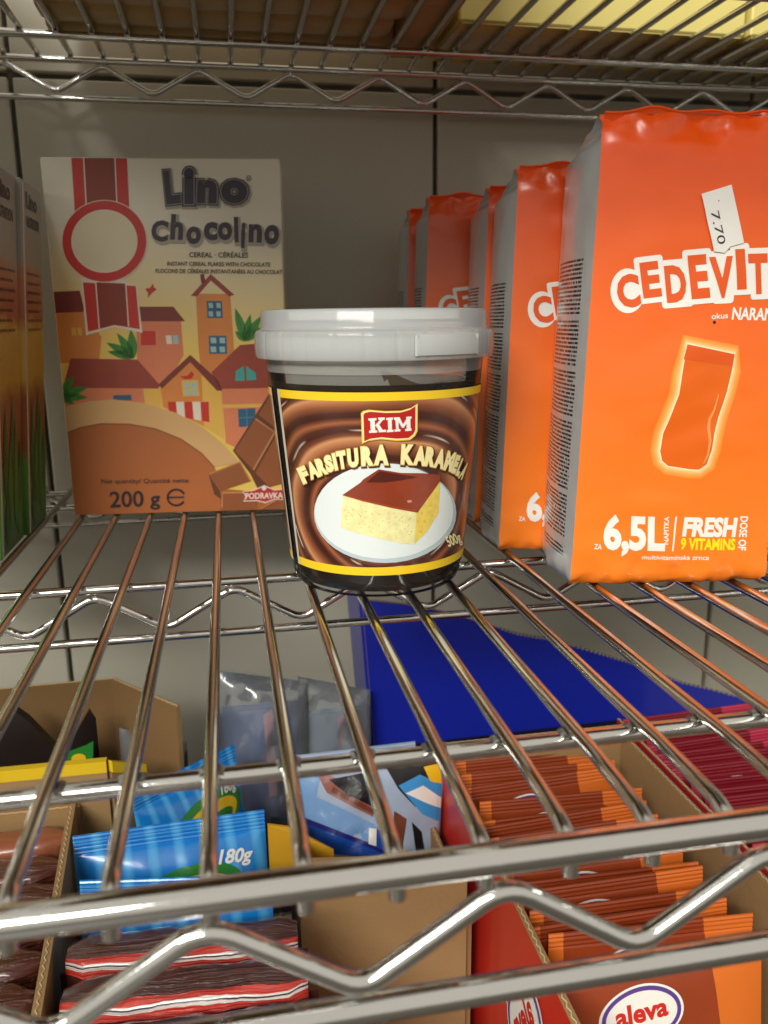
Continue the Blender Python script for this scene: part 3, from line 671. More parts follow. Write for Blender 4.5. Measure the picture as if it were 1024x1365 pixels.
    # bowl
    outer = [(100, 300), (200, 278), (300, 270), (420, 285), (540, 322), (640, 375), (720, 440), (790, 515)]; inner = [(690, 535), (640, 480), (560, 425), (460, 385), (360, 367), (250, 365), (170, 380), (118, 400)]
    P(outer+inner, pc('bowl_rim', (220, 174, 116), var=.06, vs_=30), 5)
    P(inner[::-1]+[(740, 620), (1010, 640), (1010, 760), (100, 760)], pc('chocolate_milk', (178, 102, 52), var=.10, vs_=22), 4.5)
    a.stroke([B(*p) for p in inner], 2, pc('bowl_edge', (150, 84, 42)), 5.5)
    c1 = pc('chocolate', (150, 86, 46), var=.12, vs_=60); c2 = pc('chocolate_light', (196, 134, 84)); c3 = pc('chocolate_dark', (104, 56, 30))
    P([(762, 470), (905, 245), (1000, 270), (1000, 560), (870, 640), (830, 560)], c3, 5.6)
    for q in ([(770, 470), (850, 345), (926, 398), (842, 545)], [(862, 330), (908, 254), (990, 300), (932, 384)], [(850, 556), (930, 415), (990, 440), (985, 590), (905, 612)]):
        P(q, c1, 6); a.stroke([B(*q[1]), B(*q[2]), B(*q[3])], 2.4, c2, 6.5)
    P([(668, 560), (790, 512), (832, 588), (712, 628)], c1, 7); a.stroke([B(672, 560), B(790, 514), B(830, 586)], 2, c2, 7.5); P([(668, 562), (712, 628), (718, 660), (690, 640)], c3, 7)
    P([(716, 632), (862, 630), (858, 720), (716, 722)], c1, 7.6); a.stroke([B(720, 690), B(722, 634), B(860, 632)], 2.2, c2, 8); P([(868, 700), (960, 640), (1000, 650), (1000, 720), (860, 720)], c1, 7.6); a.stroke([B(866, 704), B(958, 644)], 3, c2, 8)
    # ribbon and medallion
    P([(132, 52), (348, 52), (362, 330), (150, 330)], red, 3, A); P([(183, 52), (300, 52), (312, 330), (194, 330)], drk, 4, A)
    for l in ([(180, 52), (196, 330)], [(302, 52), (314, 330)]): a.stroke([A(*p) for p in l], 1.6, wh, 5)
    a.ell(*A(262, 385), 48, 46, pc('medallion', (234, 222, 190), var=.05, vs_=30), 6); a.ring(*A(262, 385), 50, 48, 12, red, 7); a.ring(*A(262, 385), 43.5, 41.5, 1.3, wh, 8); a.ring(*A(262, 385), 56.5, 54.5, 1.0, wh, 8)
    P([(170, 530), (290, 512), (388, 560), (410, 742), (300, 720), (190, 752)], wh, 4, A); P([(178, 545), (384, 560), (400, 728), (300, 712), (198, 738)], red, 5, A); P([(232, 545), (342, 550), (352, 715), (300, 710), (246, 724)], drk, 6, A)
    for l in ([(228, 545), (242, 726)], [(345, 550), (356, 718)]): a.stroke([A(*p) for p in l], 1.5, wh, 6.5)
    a.build('front_picture', card)
    a = Art(sfc, None, .07); ink = pc('ink_brown', (46, 30, 30)); sil = pc('letter_silver', (150, 148, 146)); navy = pc('letter_dark', (50, 42, 54)); shd = pc('letter_grey', (176, 166, 150))
    for k, (c, x, y, wd, ht, r) in enumerate([('L', 526, 174, 58, 132, -6), ('i', 592, 170, 40, 142, 0), ('n', 662, 192, 78, 92, 2), ('o', 768, 192, 104, 94, 4)]):
        a.letter(c, *A(x+4, y+5), wd/2.926, ht/2.926, r, shd, 9, .06, .075); a.letter(c, *A(x, y), wd/2.926, ht/2.926, r, navy, 10, .06, .05); a.letter(c, *A(x, y), wd/2.926, ht/2.926, r, sil, 11, .06, .022); a.letter(c, *A(x, y), wd/2.926, ht/2.926, r, navy, 12, .06)
    a.ring(*A(825, 140), 3, 3.4, .8, ink, 9, n=16); a.text('R', A(821, 146), A(829, 146), 3.2, ink, 9)
    for k, (c, x, y, wd, ht, r) in enumerate([('C', 478, 345, 66, 84, 3), ('h', 545, 330, 50, 100, 3), ('o', 610, 362, 58, 70, 0), ('c', 676, 346, 54, 72, 0), ('o', 732, 346, 56, 72, 0), ('l', 776, 340, 16, 100, -2), ('i', 803, 362, 16, 100, 2), ('n', 850, 354, 52, 72, 2), ('o', 914, 360, 58, 78, 4)]):
        a.letter(c, *A(x+5, y+7), wd/2.926, ht/2.926, r, shd, 9, .05, .05); a.letter(c, *A(x, y), wd/2.926, ht/2.926, r, navy, 10, .045)
    a.build('title_lettering', card); a = Art(sfc, None, .07)
    a.text('CEREAL · CÉRÉALES', A(592, 447), A(822, 449), 6.6, ink, 9, .012); a.text('INSTANT CEREAL FLAKES WITH CHOCOLATE', A(507, 480), A(908, 484), 5.4, ink, 9, .012); a.text('FLOCONS DE CÉRÉALES INSTANTANÉES AU CHOCOLAT', A(462, 508), A(956, 513), 5.4, ink, 9, .012)
    a.build('product_lettering', card); a = Art(sfc, None, .07)
    a.text('Net quantity/ Quantité nette:', B(250, 598), B(594, 594), 6.0, ink, 9, .01); a.text('200', B(284, 692), B(416, 688), 21.5, ink, 9, .02); a.text('g', B(440, 684), B(480, 683), 19, ink, 9, .03)
    a.ring(*B(542, 652), 11.5, 10.5, 3.0, ink, 9, a0=30, a1=335, n=30); a.stroke([B(510, 652), B(572, 651)], 2.4, ink, 9)
    a.build('weight_lettering', card); a = Art(sfc, None, .07)
    bd = [(800, 628), (840, 624), (862, 614), (884, 604), (906, 612), (925, 622), (968, 618), (960, 640), (966, 662), (925, 660), (890, 674), (855, 666), (804, 668), (812, 648)]
    a.poly([B(*p) for p in bd], wh, 9); cx2, cy2 = 884, 640; a.poly([B(cx2+(x-cx2)*.955, cy2+(y-cy2)*.86) for x, y in bd], pc('badge', (190, 44, 48)), 10)
    a.text('PODRAVKA', B(812, 658), B(958, 655), 8.0, wh, 11, .03); a.ell(*B(884, 616), 3, 3, wh, 11, n=12)
    a.build('brand_badge', card)
    return t
cer0 = make_cereal(); cer0['label'] = 'upright yellow and brown chocolate cereal box against the back, 200 g on its front'
# two more boxes of the same kind, seen from the side at the left edge
def side_box(loc, ang, tilt, lab, dx):
    t = thing('cereal_box', loc, lab, 'box', 'chocolate cereal boxes'); LOC[t.name] = (0, 0, 0); t.rotation_euler = (0, tilt, ang); t.scale.z = .915
    m = mat('cereal_side', (210, 200, 170), .4, coat=.1)
    if not m.get('done'):
        m['done'] = 1; g = NG(m); tc = g.node('ShaderNodeTexCoord'); s3 = g.node('ShaderNodeSeparateXYZ'); g.nt.links.new(tc.outputs['Object'], s3.inputs[0])
        nz = g.noise(tc.outputs['Object'], 35, 3); f = g.m('ADD', g.m('MULTIPLY', s3.outputs[2], 4.9), g.m('MULTIPLY', g.m('SUBTRACT', nz, .5), .22))
        g.color(g.ramp(f, [(0, (60, 110, 40)), (.18, (90, 140, 50)), (.26, (150, 84, 44)), (.40, (170, 96, 50)), (.46, (222, 176, 70)), (.58, (226, 190, 96)), (.62, (196, 116, 84)), (.74, (206, 140, 104)), (.78, (176, 170, 156)), (1, (170, 166, 156))]))  # card tones darkened: shade on these sides is put into the colour
    mb = MB(); mb.box(-CW, 0, 0, CD, 0, CH, .7); c = mb.build('carton', m, t, True, 30)
    a = Art(lambda y, z, o: (o, y, -z), None, .1); ink = MATS['print_ink_brown']; wh = pc('side_white', (226, 222, 208)); grn = MATS['print_leaf']; gd = MATS['print_leaf_dark']
    a.poly([(.8, -1), (.8, -199), (4.5, -199), (4.0, -1)], wh, 0)
    for k in range(7): a.text('Ingredients: wheat flour', (8, -150+k*5.2), (rnd.uniform(30, 42), -150+k*5.2), 2.0, ink, 1, .01)
    a.text('NUTRITION', (9, -176), (38, -176), 6, ink, 1, .03); a.text('Lino', (9, -186), (34, -186), 9, ink, 1, .05)
    for x0, z0, h, l in ((10, -30, 52, 7), (18, -12, 50, 9), (30, -8, 66, 9), (38, -20, 40, 8), (24, -40, 44, 7), (12, -4, 36, 10), (36, -4, 34, 9)):
        P = []; n = 8
        for i in range(n+1): q = i/n; P.append((x0-l*.5*math.sin(math.pi*q**.7)+3*q, z0-h*q))
        for i in range(n, 0, -1): q = i/n; P.append((x0+l*.5*math.sin(math.pi*q**.7)+3*q, z0-h*q))
        a.poly(P, grn if int(h) % 4 else gd, 2+(x0 % 3)*.4)
    a.build('side_print', c); return t
side_box((-19.5, 291, 2.2), 0.0, math.radians(4.6), 'cereal box seen from its side, left of the yellow box and nearer the wall', 0)
side_box((-21.5, 242, 2.2), 0.0, math.radians(4.6), 'cereal box cut by the left picture edge, nearest on the middle shelf', 0)

# ------------------------------------------------------------------ goods on the upper shelf (seen from below)
UZ = 285.7
m_rib = mat('kraft_wrap', (214, 178, 116), .4, 0, .5, var=.2, vs_=25, coat=.3, bump=.3, bs=60)
for k in range(6):
    y0 = 428-33*(k+1); ends = (-3+rnd.uniform(-2, 2), 203+rnd.uniform(-3, 3))
    t = thing('wrapped_pack', (ends[0], y0, UZ), '%s brown film-wrapped pack from the wall on the upper shelf' % ['first', 'second', 'third', 'fourth', 'fifth', 'sixth'][k], 'pack', 'brown film-wrapped packs on the upper shelf')
    mb = MB(); v = []; n = 40; prof = []
    for i in range(24):
        q = 2*math.pi*i/24; c, s_ = math.cos(q), math.sin(q); prof.append((16.2*math.copysign(abs(c)**.35, c), 30*math.copysign(abs(s_)**.3, s_)))
    for j in range(n+1):
        x = ends[0]+(ends[1]-ends[0])*j/n; e = min(1, min(j, n-j)/2+.35)
        for py, pz in prof:
            nn = noise.noise(Vector((x*.05, py*.12+k*9, pz*.1)))
            v.append((x, y0+16.2+py*(.86+.14*e)+.5*nn, max(UZ, UZ+30+pz*(.9+.1*e)+.8*nn)))
    f = [(j*24+i, j*24+(i+1) % 24, (j+1)*24+(i+1) % 24, (j+1)*24+i) for j in range(n) for i in range(24)]+[tuple(range(24)), tuple(n*24+i for i in reversed(range(24)))]
    mb.add(v, f); mb.build('film_wrap', m_rib, t, True, 50)
    mb = MB(); mb.box(ends[0]+60, ends[0]+110, y0-.6, y0+.4, UZ+8, UZ+52); mb.build('paper_band', M['kraft_dark'], t, False)
def carton(name, x0, x1, y0, y1, z0, z1, m, lab, cat='carton', tape=None, group=None, rz=0.):
    t = thing(name, (x0, y0, z0), lab, cat, group)
    f = (lambda x, y, z: rotz((x, y, z), (x0, y0), rz)) if rz else None
    mb = MB(); mb.box(x0, x1, y0, y1, z0, z1, 1.0, fn=f); mb.build('body', m, t, True, 30)
    mb = MB(); ym = (y0+y1)/2                                   # closing flaps meet under the box
    mb.box(x0+1.5, x1-1.5, y0+1.5, ym-.5, z0-.9, z0+.1, .2, fn=f); mb.build('bottom_flap', m, t, False)
    mb = MB(); mb.box(x0+1.5, x1-1.5, ym+.5, y1-1.5, z0-.9, z0+.1, .2, fn=f); mb.build('bottom_flap', m, t, False)
    if tape:
        mb = MB(); mb.box(x0+.5, x1-.5, ym-22, ym+22, z0-1.3, z0-.95, fn=f); mb.build('tape', tape, t, False)
    return t
m_y1 = mat('pale_yellow_card', (228, 214, 128), .5, var=.12, vs_=18); m_y2 = mat('yellow_card', (196, 164, 74), .55, var=.15, vs_=20); m_tp = mat('clear_tape', (226, 220, 176), .2, coat=.6, var=.08, vs_=30)
carton('tan_carton', 207, 233, 235, 428, UZ+1.4, UZ+120, mat('tan_card', (206, 170, 118), .6, var=.2, vs_=20), 'narrow tan carton between brown packs and yellow cartons on the upper shelf')
carton('yellow_carton', 237, 424, 354, 432, UZ+1.4, UZ+29, m_y1, 'flat pale yellow carton on the upper shelf, above the orange bags', tape=m_tp)
carton('yellow_carton', 427, 612, 352, 432, UZ+1.4, UZ+29, m_y1, 'flat pale yellow carton at the right end of the upper shelf', tape=m_tp)
carton('brown_carton', 238, 610, 356, 432, UZ+31.0, UZ+130, mat('dull_brown_card', (140, 104, 62), .6, var=.2, vs_=20), 'long brown carton lying on the two flat yellow cartons')
carton('light_blocking_carton', 240, 610, 0, 190, UZ+1.4, UZ+52, mat('brown_red_card', (150, 100, 62), .6, var=.2, vs_=20), 'unseen low brown carton added at the front of the upper shelf to block light')  # added out of view to keep light off the orange bags
carton('tan_carton', -10, 203, 0, 215, UZ+1.4, UZ+60, M['kraft'], 'unseen wide kraft carton at the front of the upper shelf, above the tub')  # out of view, kept low to let light through to the wrapped packs
carton('tan_carton', -320, -62, 0, 330, UZ+1.4, UZ+110, M['kraft'], 'large unseen kraft carton added at the left end of the upper shelf to shade the wall')  # added out of view to stop a bright patch on the wall

# ------------------------------------------------------------------ goods on the lower shelf (seen through the rods)
LZ = -280.0
def tray_wall(t, name, p, q, z0a, z0b, m, edge=None, th=3.0, m_in=None, flute=True):
    """upright cardboard wall from p to q (x,y); top height runs z0a -> z0b, thickness to the right of p->q"""
    p = Vector((p[0], p[1], 0)); q = Vector((q[0], q[1], 0)); d = (q-p); n = Vector((d.y, -d.x, 0)).normalized()
    poly = [(p.x, p.y, LZ), (q.x, q.y, LZ), (q.x, q.y, z0b), (p.x, p.y, z0a)]
    mb = MB(); mb.prism(poly, n*th, 0, 1); o = mb.build(name, [m, M['kraft']], t, False)
    if flute:
        mb = MB(); L = d.length; k = int(L/2.2)
        pts = [(p+d*(i/k)+n*(th*(.36 if i % 2 else .64))+Vector((0, 0, z0a+(z0b-z0a)*i/k+.15))) for i in range(k+1)]
        mb.tube(pts, .3, 5); mb.build('corrugated_edge', mat('flute', (206, 182, 142), .8), o)
    return o
def pouch(w_, h_, th, mt, crimp=8., nx=20, nz=24, seed=0, wr=.6, peak=0.):
    """flat filled pouch: x 0..w, z 0..h, front at -y; returns mesh data builder and front surface"""
    def prof(x, z):
        u = min(1, max(0, x/w_)); q = min(1, max(0, (z-crimp*.4)/(h_-1.3*crimp)))
        e = (max(0, math.sin(math.pi*u))**.55)*(max(0, math.sin(math.pi*q))**.5)
        wv = noise.noise(Vector((x*.045+seed*3.1, z*.05, seed)))+.5*noise.noise(Vector((x*.12, z*.11+seed*2, seed)))
        c = .35*math.sin(z*2*math.pi/1.9) if z > h_-crimp else 0
        return th*.5*e+wr*wv*(.35+.65*e)*e+c*.6+.15
    def front(x, z, off=0.): return (x, -prof(x, z)-off, z)
    mb = MB(); v = []; f = []; zs = [h_*k/nz*(1-crimp/h_) for k in range(nz)]+[h_-crimp+crimp*k/16 for k in range(17)]; uv = []
    for sgn in (-1, 1):
        for z in zs:
            for i in range(nx+1):
                x = w_*i/nx; y = prof(x, z)
                if sgn > 0 and z > h_-crimp: y = .3-(.35*math.sin(z*2*math.pi/1.9))*.6
                zz = z+peak*(x/w_)*(z/h_); v.append((x, sgn*y, zz)); uv.append((x/w_, z/h_))
    m_ = nx+1; N = m_*len(zs)
    for sd in (0, 1):
        for j in range(len(zs)-1):
            for i in range(nx):
                q = (sd*N+j*m_+i, sd*N+j*m_+i+1, sd*N+(j+1)*m_+i+1, sd*N+(j+1)*m_+i); f.append(q if sd == 0 else q[::-1])
    for j in range(len(zs)-1):
        f.append((j*m_, (j+1)*m_, N+(j+1)*m_, N+j*m_)); f.append((j*m_+nx, N+j*m_+nx, N+(j+1)*m_+nx, (j+1)*m_+nx))
    t = (len(zs)-1)*m_
    for i in range(nx): f.append((t+i, t+i+1, N+t+i+1, N+t+i)); f.append((i, N+i, N+i+1, i+1))
    mb.add(v, f, 0, uv); return mb, front
def loose(name, loc, rot, lab, cat, group=None):
    t = thing(name, loc, lab, cat, group); LOC[t.name] = (0, 0, 0); t.rotation_euler = rot; return t
def logo(a, cx, cy, rx, ry, rot, red, pur, wh, l=0):
    a.ell(cx, cy, rx*1.07, ry*1.1, wh, l, rot); a.ring(cx, cy, rx*.95, ry*.95, lambda t: rx*.10, pur, l+1, rot); a.ell(cx, cy, rx*.88, ry*.86, wh, l+1.5, rot)
    c, s_ = math.cos(rot), math.sin(rot); T = lambda x, y: (cx+c*x*rx-s_*y*ry, cy+s_*x*rx+c*y*ry)
    a.text('aleva', T(-.66, .20), T(.66, .20), ry*.72, red, l+2.5, .035)
    a.stroke([T(-.34+.68*i/10, .42+.26*math.sin(math.pi*i/10)) for i in range(11)], lambda t: rx*.085*math.sin(math.pi*(.12+.76*t)), red, l+2.5)
p_red = mat('logo_red', (206, 40, 30), .4); p_pur = mat('logo_purple', (92, 62, 140), .4)
ORD = ['first', 'second', 'third', 'fourth', 'fifth', 'sixth', 'seventh', 'eighth', 'ninth', 'tenth', 'eleventh', 'twelfth', 'thirteenth', 'fourteenth', 'fifteenth', 'sixteenth', 'seventeenth', 'eighteenth']
def sachet_mat(name, c1, c2, c3):
    m = mat(name, c1, .34, coat=.15); g = NG(m); _, uu, vv = g.uv()
    edge = g.m('ADD', .74, g.m('MULTIPLY', g.m('SINE', g.m('MULTIPLY', vv, 3.0)), .06))
    nz = g.noise(g.comb(g.m('MULTIPLY', uu, 2.), g.m('MULTIPLY', vv, 3.)), 1.5, 3)
    c = g.mix(nz, c1, c3); c = g.mix(g.m('GREATER_THAN', uu, edge), c, c2); c = g.mix(g.m('LESS_THAN', uu, .07), c, c2); g.color(c); return m
def sachet_row(m, name, xs, ys, zt, n, first_lab, group, rz, extra):
    w_, h_ = 90., 150.
    root = None
    for k in range(n):
        q = k/(n-1); x = xs[0]+(xs[1]-xs[0])*q+rnd.uniform(-1.2, 1.2); y = (ys[k] if len(ys) > 2 else ys[0]+(ys[1]-ys[0])*q); z = LZ+.4
        lab = f'{ORD[k]} {first_lab}'
        if root is None:
            t = root = loose(name, (x, y, z), (0, 0, 0), lab, 'sachet', group)
            mb, fr = pouch(w_, h_, 9., m, 7., 16, 18, seed=5, wr=.8); b = mb.build('pouch', m, t, uv=True)
            a = Art(lambda X, Y, o: fr(X, -Y, o), 7, .12); logo(a, 37, -(h_-20), 16.5, 11.0, -.06, p_red, p_pur, M['white']); a.build('logo_print', b)
        else:
            t = copy_tree(root); t['label'] = lab; t.location = (x*S, y*S, z*S)
        t.rotation_euler = (-math.radians(5+rnd.uniform(-1.8, 1.8)+3*q), math.radians(rnd.uniform(-1.8, 1.8)), rz+rnd.uniform(-.035, .035)); t.scale = (1, 1, (zt+rnd.uniform(-1.5, 1.5)-LZ)/h_)
# orange-brown sachets in the red carton
m_s1 = sachet_mat('sachet_rust', (156, 66, 28), (218, 112, 40), (134, 52, 24))
ZW = -125
t = thing('red_carton', (197, 48, LZ), 'red-walled open carton of rust-orange sachets under the front rail', 'carton', 'open cartons on the lower shelf')
m_rw = mat('carton_red', (206, 44, 30), .42, coat=.2, var=.06, vs_=12)
wl = tray_wall(t, 'side_wall', (199, 238), (196.6, 42), ZW, ZW, m_rw, th=-3.2)
tray_wall(t, 'side_wall', (311, 42), (310, 238), ZW+1, ZW+1, M['kraft'], th=-3.0); tray_wall(t, 'back_wall', (199, 241), (312, 241), ZW+6, ZW+6, M['kraft'], th=3)
tray_wall(t, 'front_wall', (197, 42), (311, 42), -215, -215, m_rw, th=3)
# logo on the outer red wall, reading along the wall
a = Art(lambda X, Y, o: (196.2-o+2.4*(X-42)/196, X, -Y), None, .15)
WY = lambda x, y: (238-x, -y)
logo(a, 96, 168, 26, 17, 1.0, p_red, p_pur, M['white']); a.build('logo_print', wl)
sachet_row(m_s1, 'rust_sachet', (201.5, 206), [62, 82, 88, 95, 112, 119, 126, 136, 146, 156, 166, 178, 190, 202, 214, 226], -129, 16, 'rust-orange sachet from the front in the red-walled carton', 'rust-orange sachets', 0.0, None)
# crimson sachets in the next carton
m_s2 = sachet_mat('sachet_crimson', (150, 26, 44), (196, 52, 84), (122, 20, 36))
t = thing('crimson_carton', (315, 60, LZ), 'crimson-edged open carton of crimson sachets at the right picture edge', 'carton', 'open cartons on the lower shelf')
m_cw = mat('carton_crimson', (176, 30, 48), .45, coat=.2)
tray_wall(t, 'side_wall', (314.5, 60), (314.5, 255), ZW+2, ZW+2, m_cw, th=-2.0); tray_wall(t, 'side_wall', (428, 255), (428, 60), ZW, ZW, M['kraft'], th=3); tray_wall(t, 'back_wall', (314, 258), (430, 258), ZW-4, ZW-4, M['kraft'], th=3); tray_wall(t, 'front_wall', (314, 60), (430, 60), -205, -205, m_cw, th=3)
sachet_row(m_s2, 'crimson_sachet', (323, 325), [124, 142, 158, 168, 177, 186, 195, 204, 212, 220, 228, 236, 244], -128, 13, 'crimson sachet from the front in the crimson-edged carton', 'crimson sachets', 0.0, None)

# royal blue shelf carton at the back with torn perforated edge
m_bl = mat('carton_blue', (26, 42, 172), .38, coat=.25, var=.08, vs_=10, bump=.25, bs=14); m_bd = mat('carton_blue_shaded', (20, 20, 46), .45)  # dark tone stands in for the shadow under the blue panel
t = thing('blue_carton', (176, 345, LZ), 'royal blue carton with wavy torn edge behind the rust-orange sachets', 'carton')
YB = 345.
top = []
for u, v in [(483, 800), (540, 806), (600, 818), (659, 836), (690, 846), (720, 851), (745, 854), (765, 862), (800, 872), (830, 881), (860, 889), (880, 899), (910, 911), (945, 919), (985, 930), (1004, 940)]: top.append(at(u, v, 1, YB))
prof = []
for i in range(len(top)-1):
    for k in range(6): prof.append(top[i]*(1-k/6)+top[i+1]*(k/6))
prof.append(top[-1])
poly = [at(500, 998, 1, YB)]+prof+[at(985, 944, 1, YB)]
mb = MB(); mb.prism([tuple(p) for p in poly], (0, 3, 0), 0, 1); fw = mb.build('side_panel', [m_bl, M['kraft']], t, False)
mb = MB()
for i in range(20, len(prof)):
    p = prof[i]; mb.box(p.x-.7, p.x+.7, YB-.2, YB+3.2, p.z-.6, p.z+.9, .2)
mb.build('torn_edge', mat('torn_card', (150, 146, 140), .8), fw, False)['kind'] = 'stuff'
b0, b1 = at(500, 998, 1, YB), at(985, 944, 1, YB)
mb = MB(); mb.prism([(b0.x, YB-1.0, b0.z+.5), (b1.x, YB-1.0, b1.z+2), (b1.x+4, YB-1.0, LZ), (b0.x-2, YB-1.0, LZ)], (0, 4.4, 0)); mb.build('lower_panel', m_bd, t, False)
mb = MB(); mb.prism([(b0.x, YB+3.2, b0.z), tuple(top[0]+Vector((0, 3.2, 0))), tuple(top[0]+Vector((0, 70, 0))), (b0.x, YB+70, b0.z)], (-2, 0, 0)); mb.build('end_panel', m_bl, t, False)
mb = MB(); mb.box(b0.x-2, b0.x+90, YB+67, YB+70, LZ, b0.z+10); mb.build('back_panel', M['kraft'], t, False)

# blue sweet packs in a row
def blue_pack_mat():
    m = mat('pack_blue', (28, 128, 206), .26, coat=.5); g = NG(m); _, uu, vv = g.uv()
    st = g.m('SINE', g.m('ADD', g.m('MULTIPLY', uu, 46.), g.m('MULTIPLY', vv, 9.)))
    g.color(g.mix(g.m('MULTIPLY', g.m('MAXIMUM', st, 0.), .8), (22, 126, 208), (84, 176, 232))); return m
m_bp = blue_pack_mat(); p_y = mat('oval_yellow', (238, 196, 36), .3); p_g = mat('oval_green', (44, 130, 50), .3)
def blue_pack(u0, v0, u1, v1, zt, w_, h_, lab, lean, txt, seed, oval):
    A_, B_ = at(u0, v0, 2, zt), at(u1, v1, 2, zt); d = B_-A_; rz = math.atan2(d.y, d.x); w_ = math.hypot(d.x, d.y)
    h_ = (zt-LZ)/math.cos(math.radians(lean))
    t = loose('blue_pack', (A_.x+math.sin(rz)*0, A_.y-math.sin(math.radians(lean))*h_, LZ+.6), (-math.radians(lean), 0, rz), lab, 'pack', 'blue 180 g packs')
    mb, fr = pouch(w_, h_, 27., m_bp, 11., 30, 34, seed=seed, wr=3.6); b = mb.build('pouch', m_bp, t, uv=True)
    a = Art(lambda X, Y, o: fr(X, -Y, o), 4, .15)
    if oval:
        a.ell(w_*.60, -(h_-oval), 24, 12, p_g, 0, -.08); a.ell(w_*.60, -(h_-oval-1.5), 19.5, 8.8, p_y, 1, -.08); a.ell(w_*.63, -(h_-oval-3.5), 13, 4.6, p_g, 2, -.1)
    if txt: a.text('180g', (w_*.735, -(h_-22)), (w_*.92, -(h_-23.5)), 6.6, M['white'], 2, .03, .2)
    a.build('print', b); return t
blue_pack(215, 1048, 346, 984, -126, 0, 0, 'rearmost blue pack, its corner tilted up above the round cross bar', 9, True, 2, 30)
blue_pack(100, 1116, 355, 1080, -128, 0, 0, 'middle blue pack marked 180g in white', 9, True, 6, 32)
blue_pack(95, 1176, 352, 1168, -128, 0, 0, 'front blue pack, mostly hidden behind the thick front rail', 9, False, 11, 0)

# striped wafer bars standing in front of the blue packs
m_wf = mat('wafer_brown', (58, 26, 22), .16, coat=.8); g = NG(m_wf); uvv, uu, vv = g.uv()
wv = g.noise(g.comb(g.m('MULTIPLY', uu, 1.2), g.m('MULTIPLY', vv, 60.)), 1., 4)
col = g.ramp(vv, [(0, (74, 36, 30)), (.64, (200, 56, 44)), (.69, (228, 216, 210)), (.708, (60, 54, 70)), (.72, (228, 216, 210)), (.738, (202, 58, 46)), (.79, (78, 38, 32))])
for e in [n for n in m_wf.node_tree.nodes if n.bl_idname == 'ShaderNodeValToRGB']: e.color_ramp.interpolation = 'CONSTANT'
g.color(col); g.bump(wv, .9, .002)
def bar_pack(x0, y0, w_, h_, th, m, name, lab, cat, group, rz=0., seed=0, gl=None, lift=0.):
    """upright flow-wrapped bar: rounded section, wrinkled, v runs over the top from front to back"""
    t = loose(name, (x0, y0, LZ), (0, 0, rz), lab, cat, group); mb = MB(); v = []; uv = []; nx = 36
    sec = [(0, .5), (0, h_*.35), (0, h_*.7), (0, h_-th*.7)]; hh = h_+lift
    for k in range(13):
        q = math.pi*k/12; sec.append((th/2-th/2*math.copysign(abs(math.cos(q))**.6, math.cos(q)), h_-th*.55+th*.55*abs(math.sin(q))**.6))
    sec += [(th, h_-th*.7), (th, h_*.7), (th, h_*.35), (th, .5)]; L = [0]
    for i in range(1, len(sec)): L.append(L[-1]+math.dist(sec[i], sec[i-1]))
    Lf = h_-th*.7
    for i in range(nx+1):
        x = w_*i/nx; e = min(1, .55+.45*min(i, nx-i)/3)
        for j, (py, pz) in enumerate(sec):
            nn = noise.noise(Vector((x*.06+seed, py*.25, pz*.16+seed*3)))+.5*noise.noise(Vector((x*.2+seed, py*.5, pz*.5)))
            y = th/2+(py-th/2)*e+1.1*nn; v.append((x, y, max(.4, pz-(1-e)*3+.9*nn))); uv.append((x/w_, (L[j]-(Lf-26))/(52)))
    n = len(sec); f = [(i*n+j, (i+1)*n+j, (i+1)*n+j+1, i*n+j+1) for i in range(nx) for j in range(n-1)]
    f += [(i*n, i*n+n-1, (i+1)*n+n-1, (i+1)*n) for i in range(nx)]+[tuple(range(n)), tuple(nx*n+j for j in reversed(range(n)))]
    mb.add(v, f, 0, uv); b = mb.build('wrapper', m, t, uv=True, sharp=70)
    for sx in (0, 1):
        mb = MB()                                        # crimped ends
        for k in range(8):
            z = h_*.2+(h_*.72)*k/8; mb.box((-4 if sx == 0 else w_-.5), (.5 if sx == 0 else w_+4), th/2-.5+.3*(k % 2), th/2+.3+.3*(k % 2), z, z+h_*.72/8, 0)
        mb.build('crimped_end', m, t, False)
    return t
zt = [-132, -131, -130, -130]
for k, (yy, l) in enumerate([(52, 'front striped wafer bar, nearest under the front rail'), (75, 'second striped wafer bar from the front'), (98, 'third striped wafer bar from the front'), (121, 'rear striped wafer bar, just before the blue packs')]):
    bar_pack(21-k*2, yy, 92, zt[k]-LZ, 21, m_wf, 'wafer_bar', l, 'wafer bar', 'brown wafer bars with red and white stripe', -.06, k*5.3)

# dark chocolate bars in an open carton, far left
m_ch = mat('bar_brown', (74, 34, 28), .14, coat=.7); g = NG(m_ch); uvv, uu, vv = g.uv()
wv = g.noise(g.comb(g.m('MULTIPLY', uu, 2.2), g.m('MULTIPLY', vv, 7.)), 2.2, 5); g.bump(wv, 1.0, .004)
g.color(g.mix(g.m('GREATER_THAN', g.noise(g.comb(g.m('MULTIPLY', uu, 3.), g.m('MULTIPLY', vv, 2.)), 2., 2), .62), (84, 40, 32), (128, 70, 52)))
t = thing('kraft_carton', (-110, 60, LZ), 'open kraft carton of dark brown bars at the lower left, corrugated edge showing', 'carton', 'open cartons on the lower shelf')
tray_wall(t, 'side_wall', (1.5, 238), (15, 62), -129, -131, M['kraft'], th=3.6); tray_wall(t, 'side_wall', (-112, 60), (-122, 238), -129, -129, M['kraft'], th=3); tray_wall(t, 'front_wall', (-112, 60), (15, 60), -215, -215, M['kraft'], th=3); tray_wall(t, 'back_wall', (-122, 240), (3, 240), -132, -132, M['kraft'], th=3)
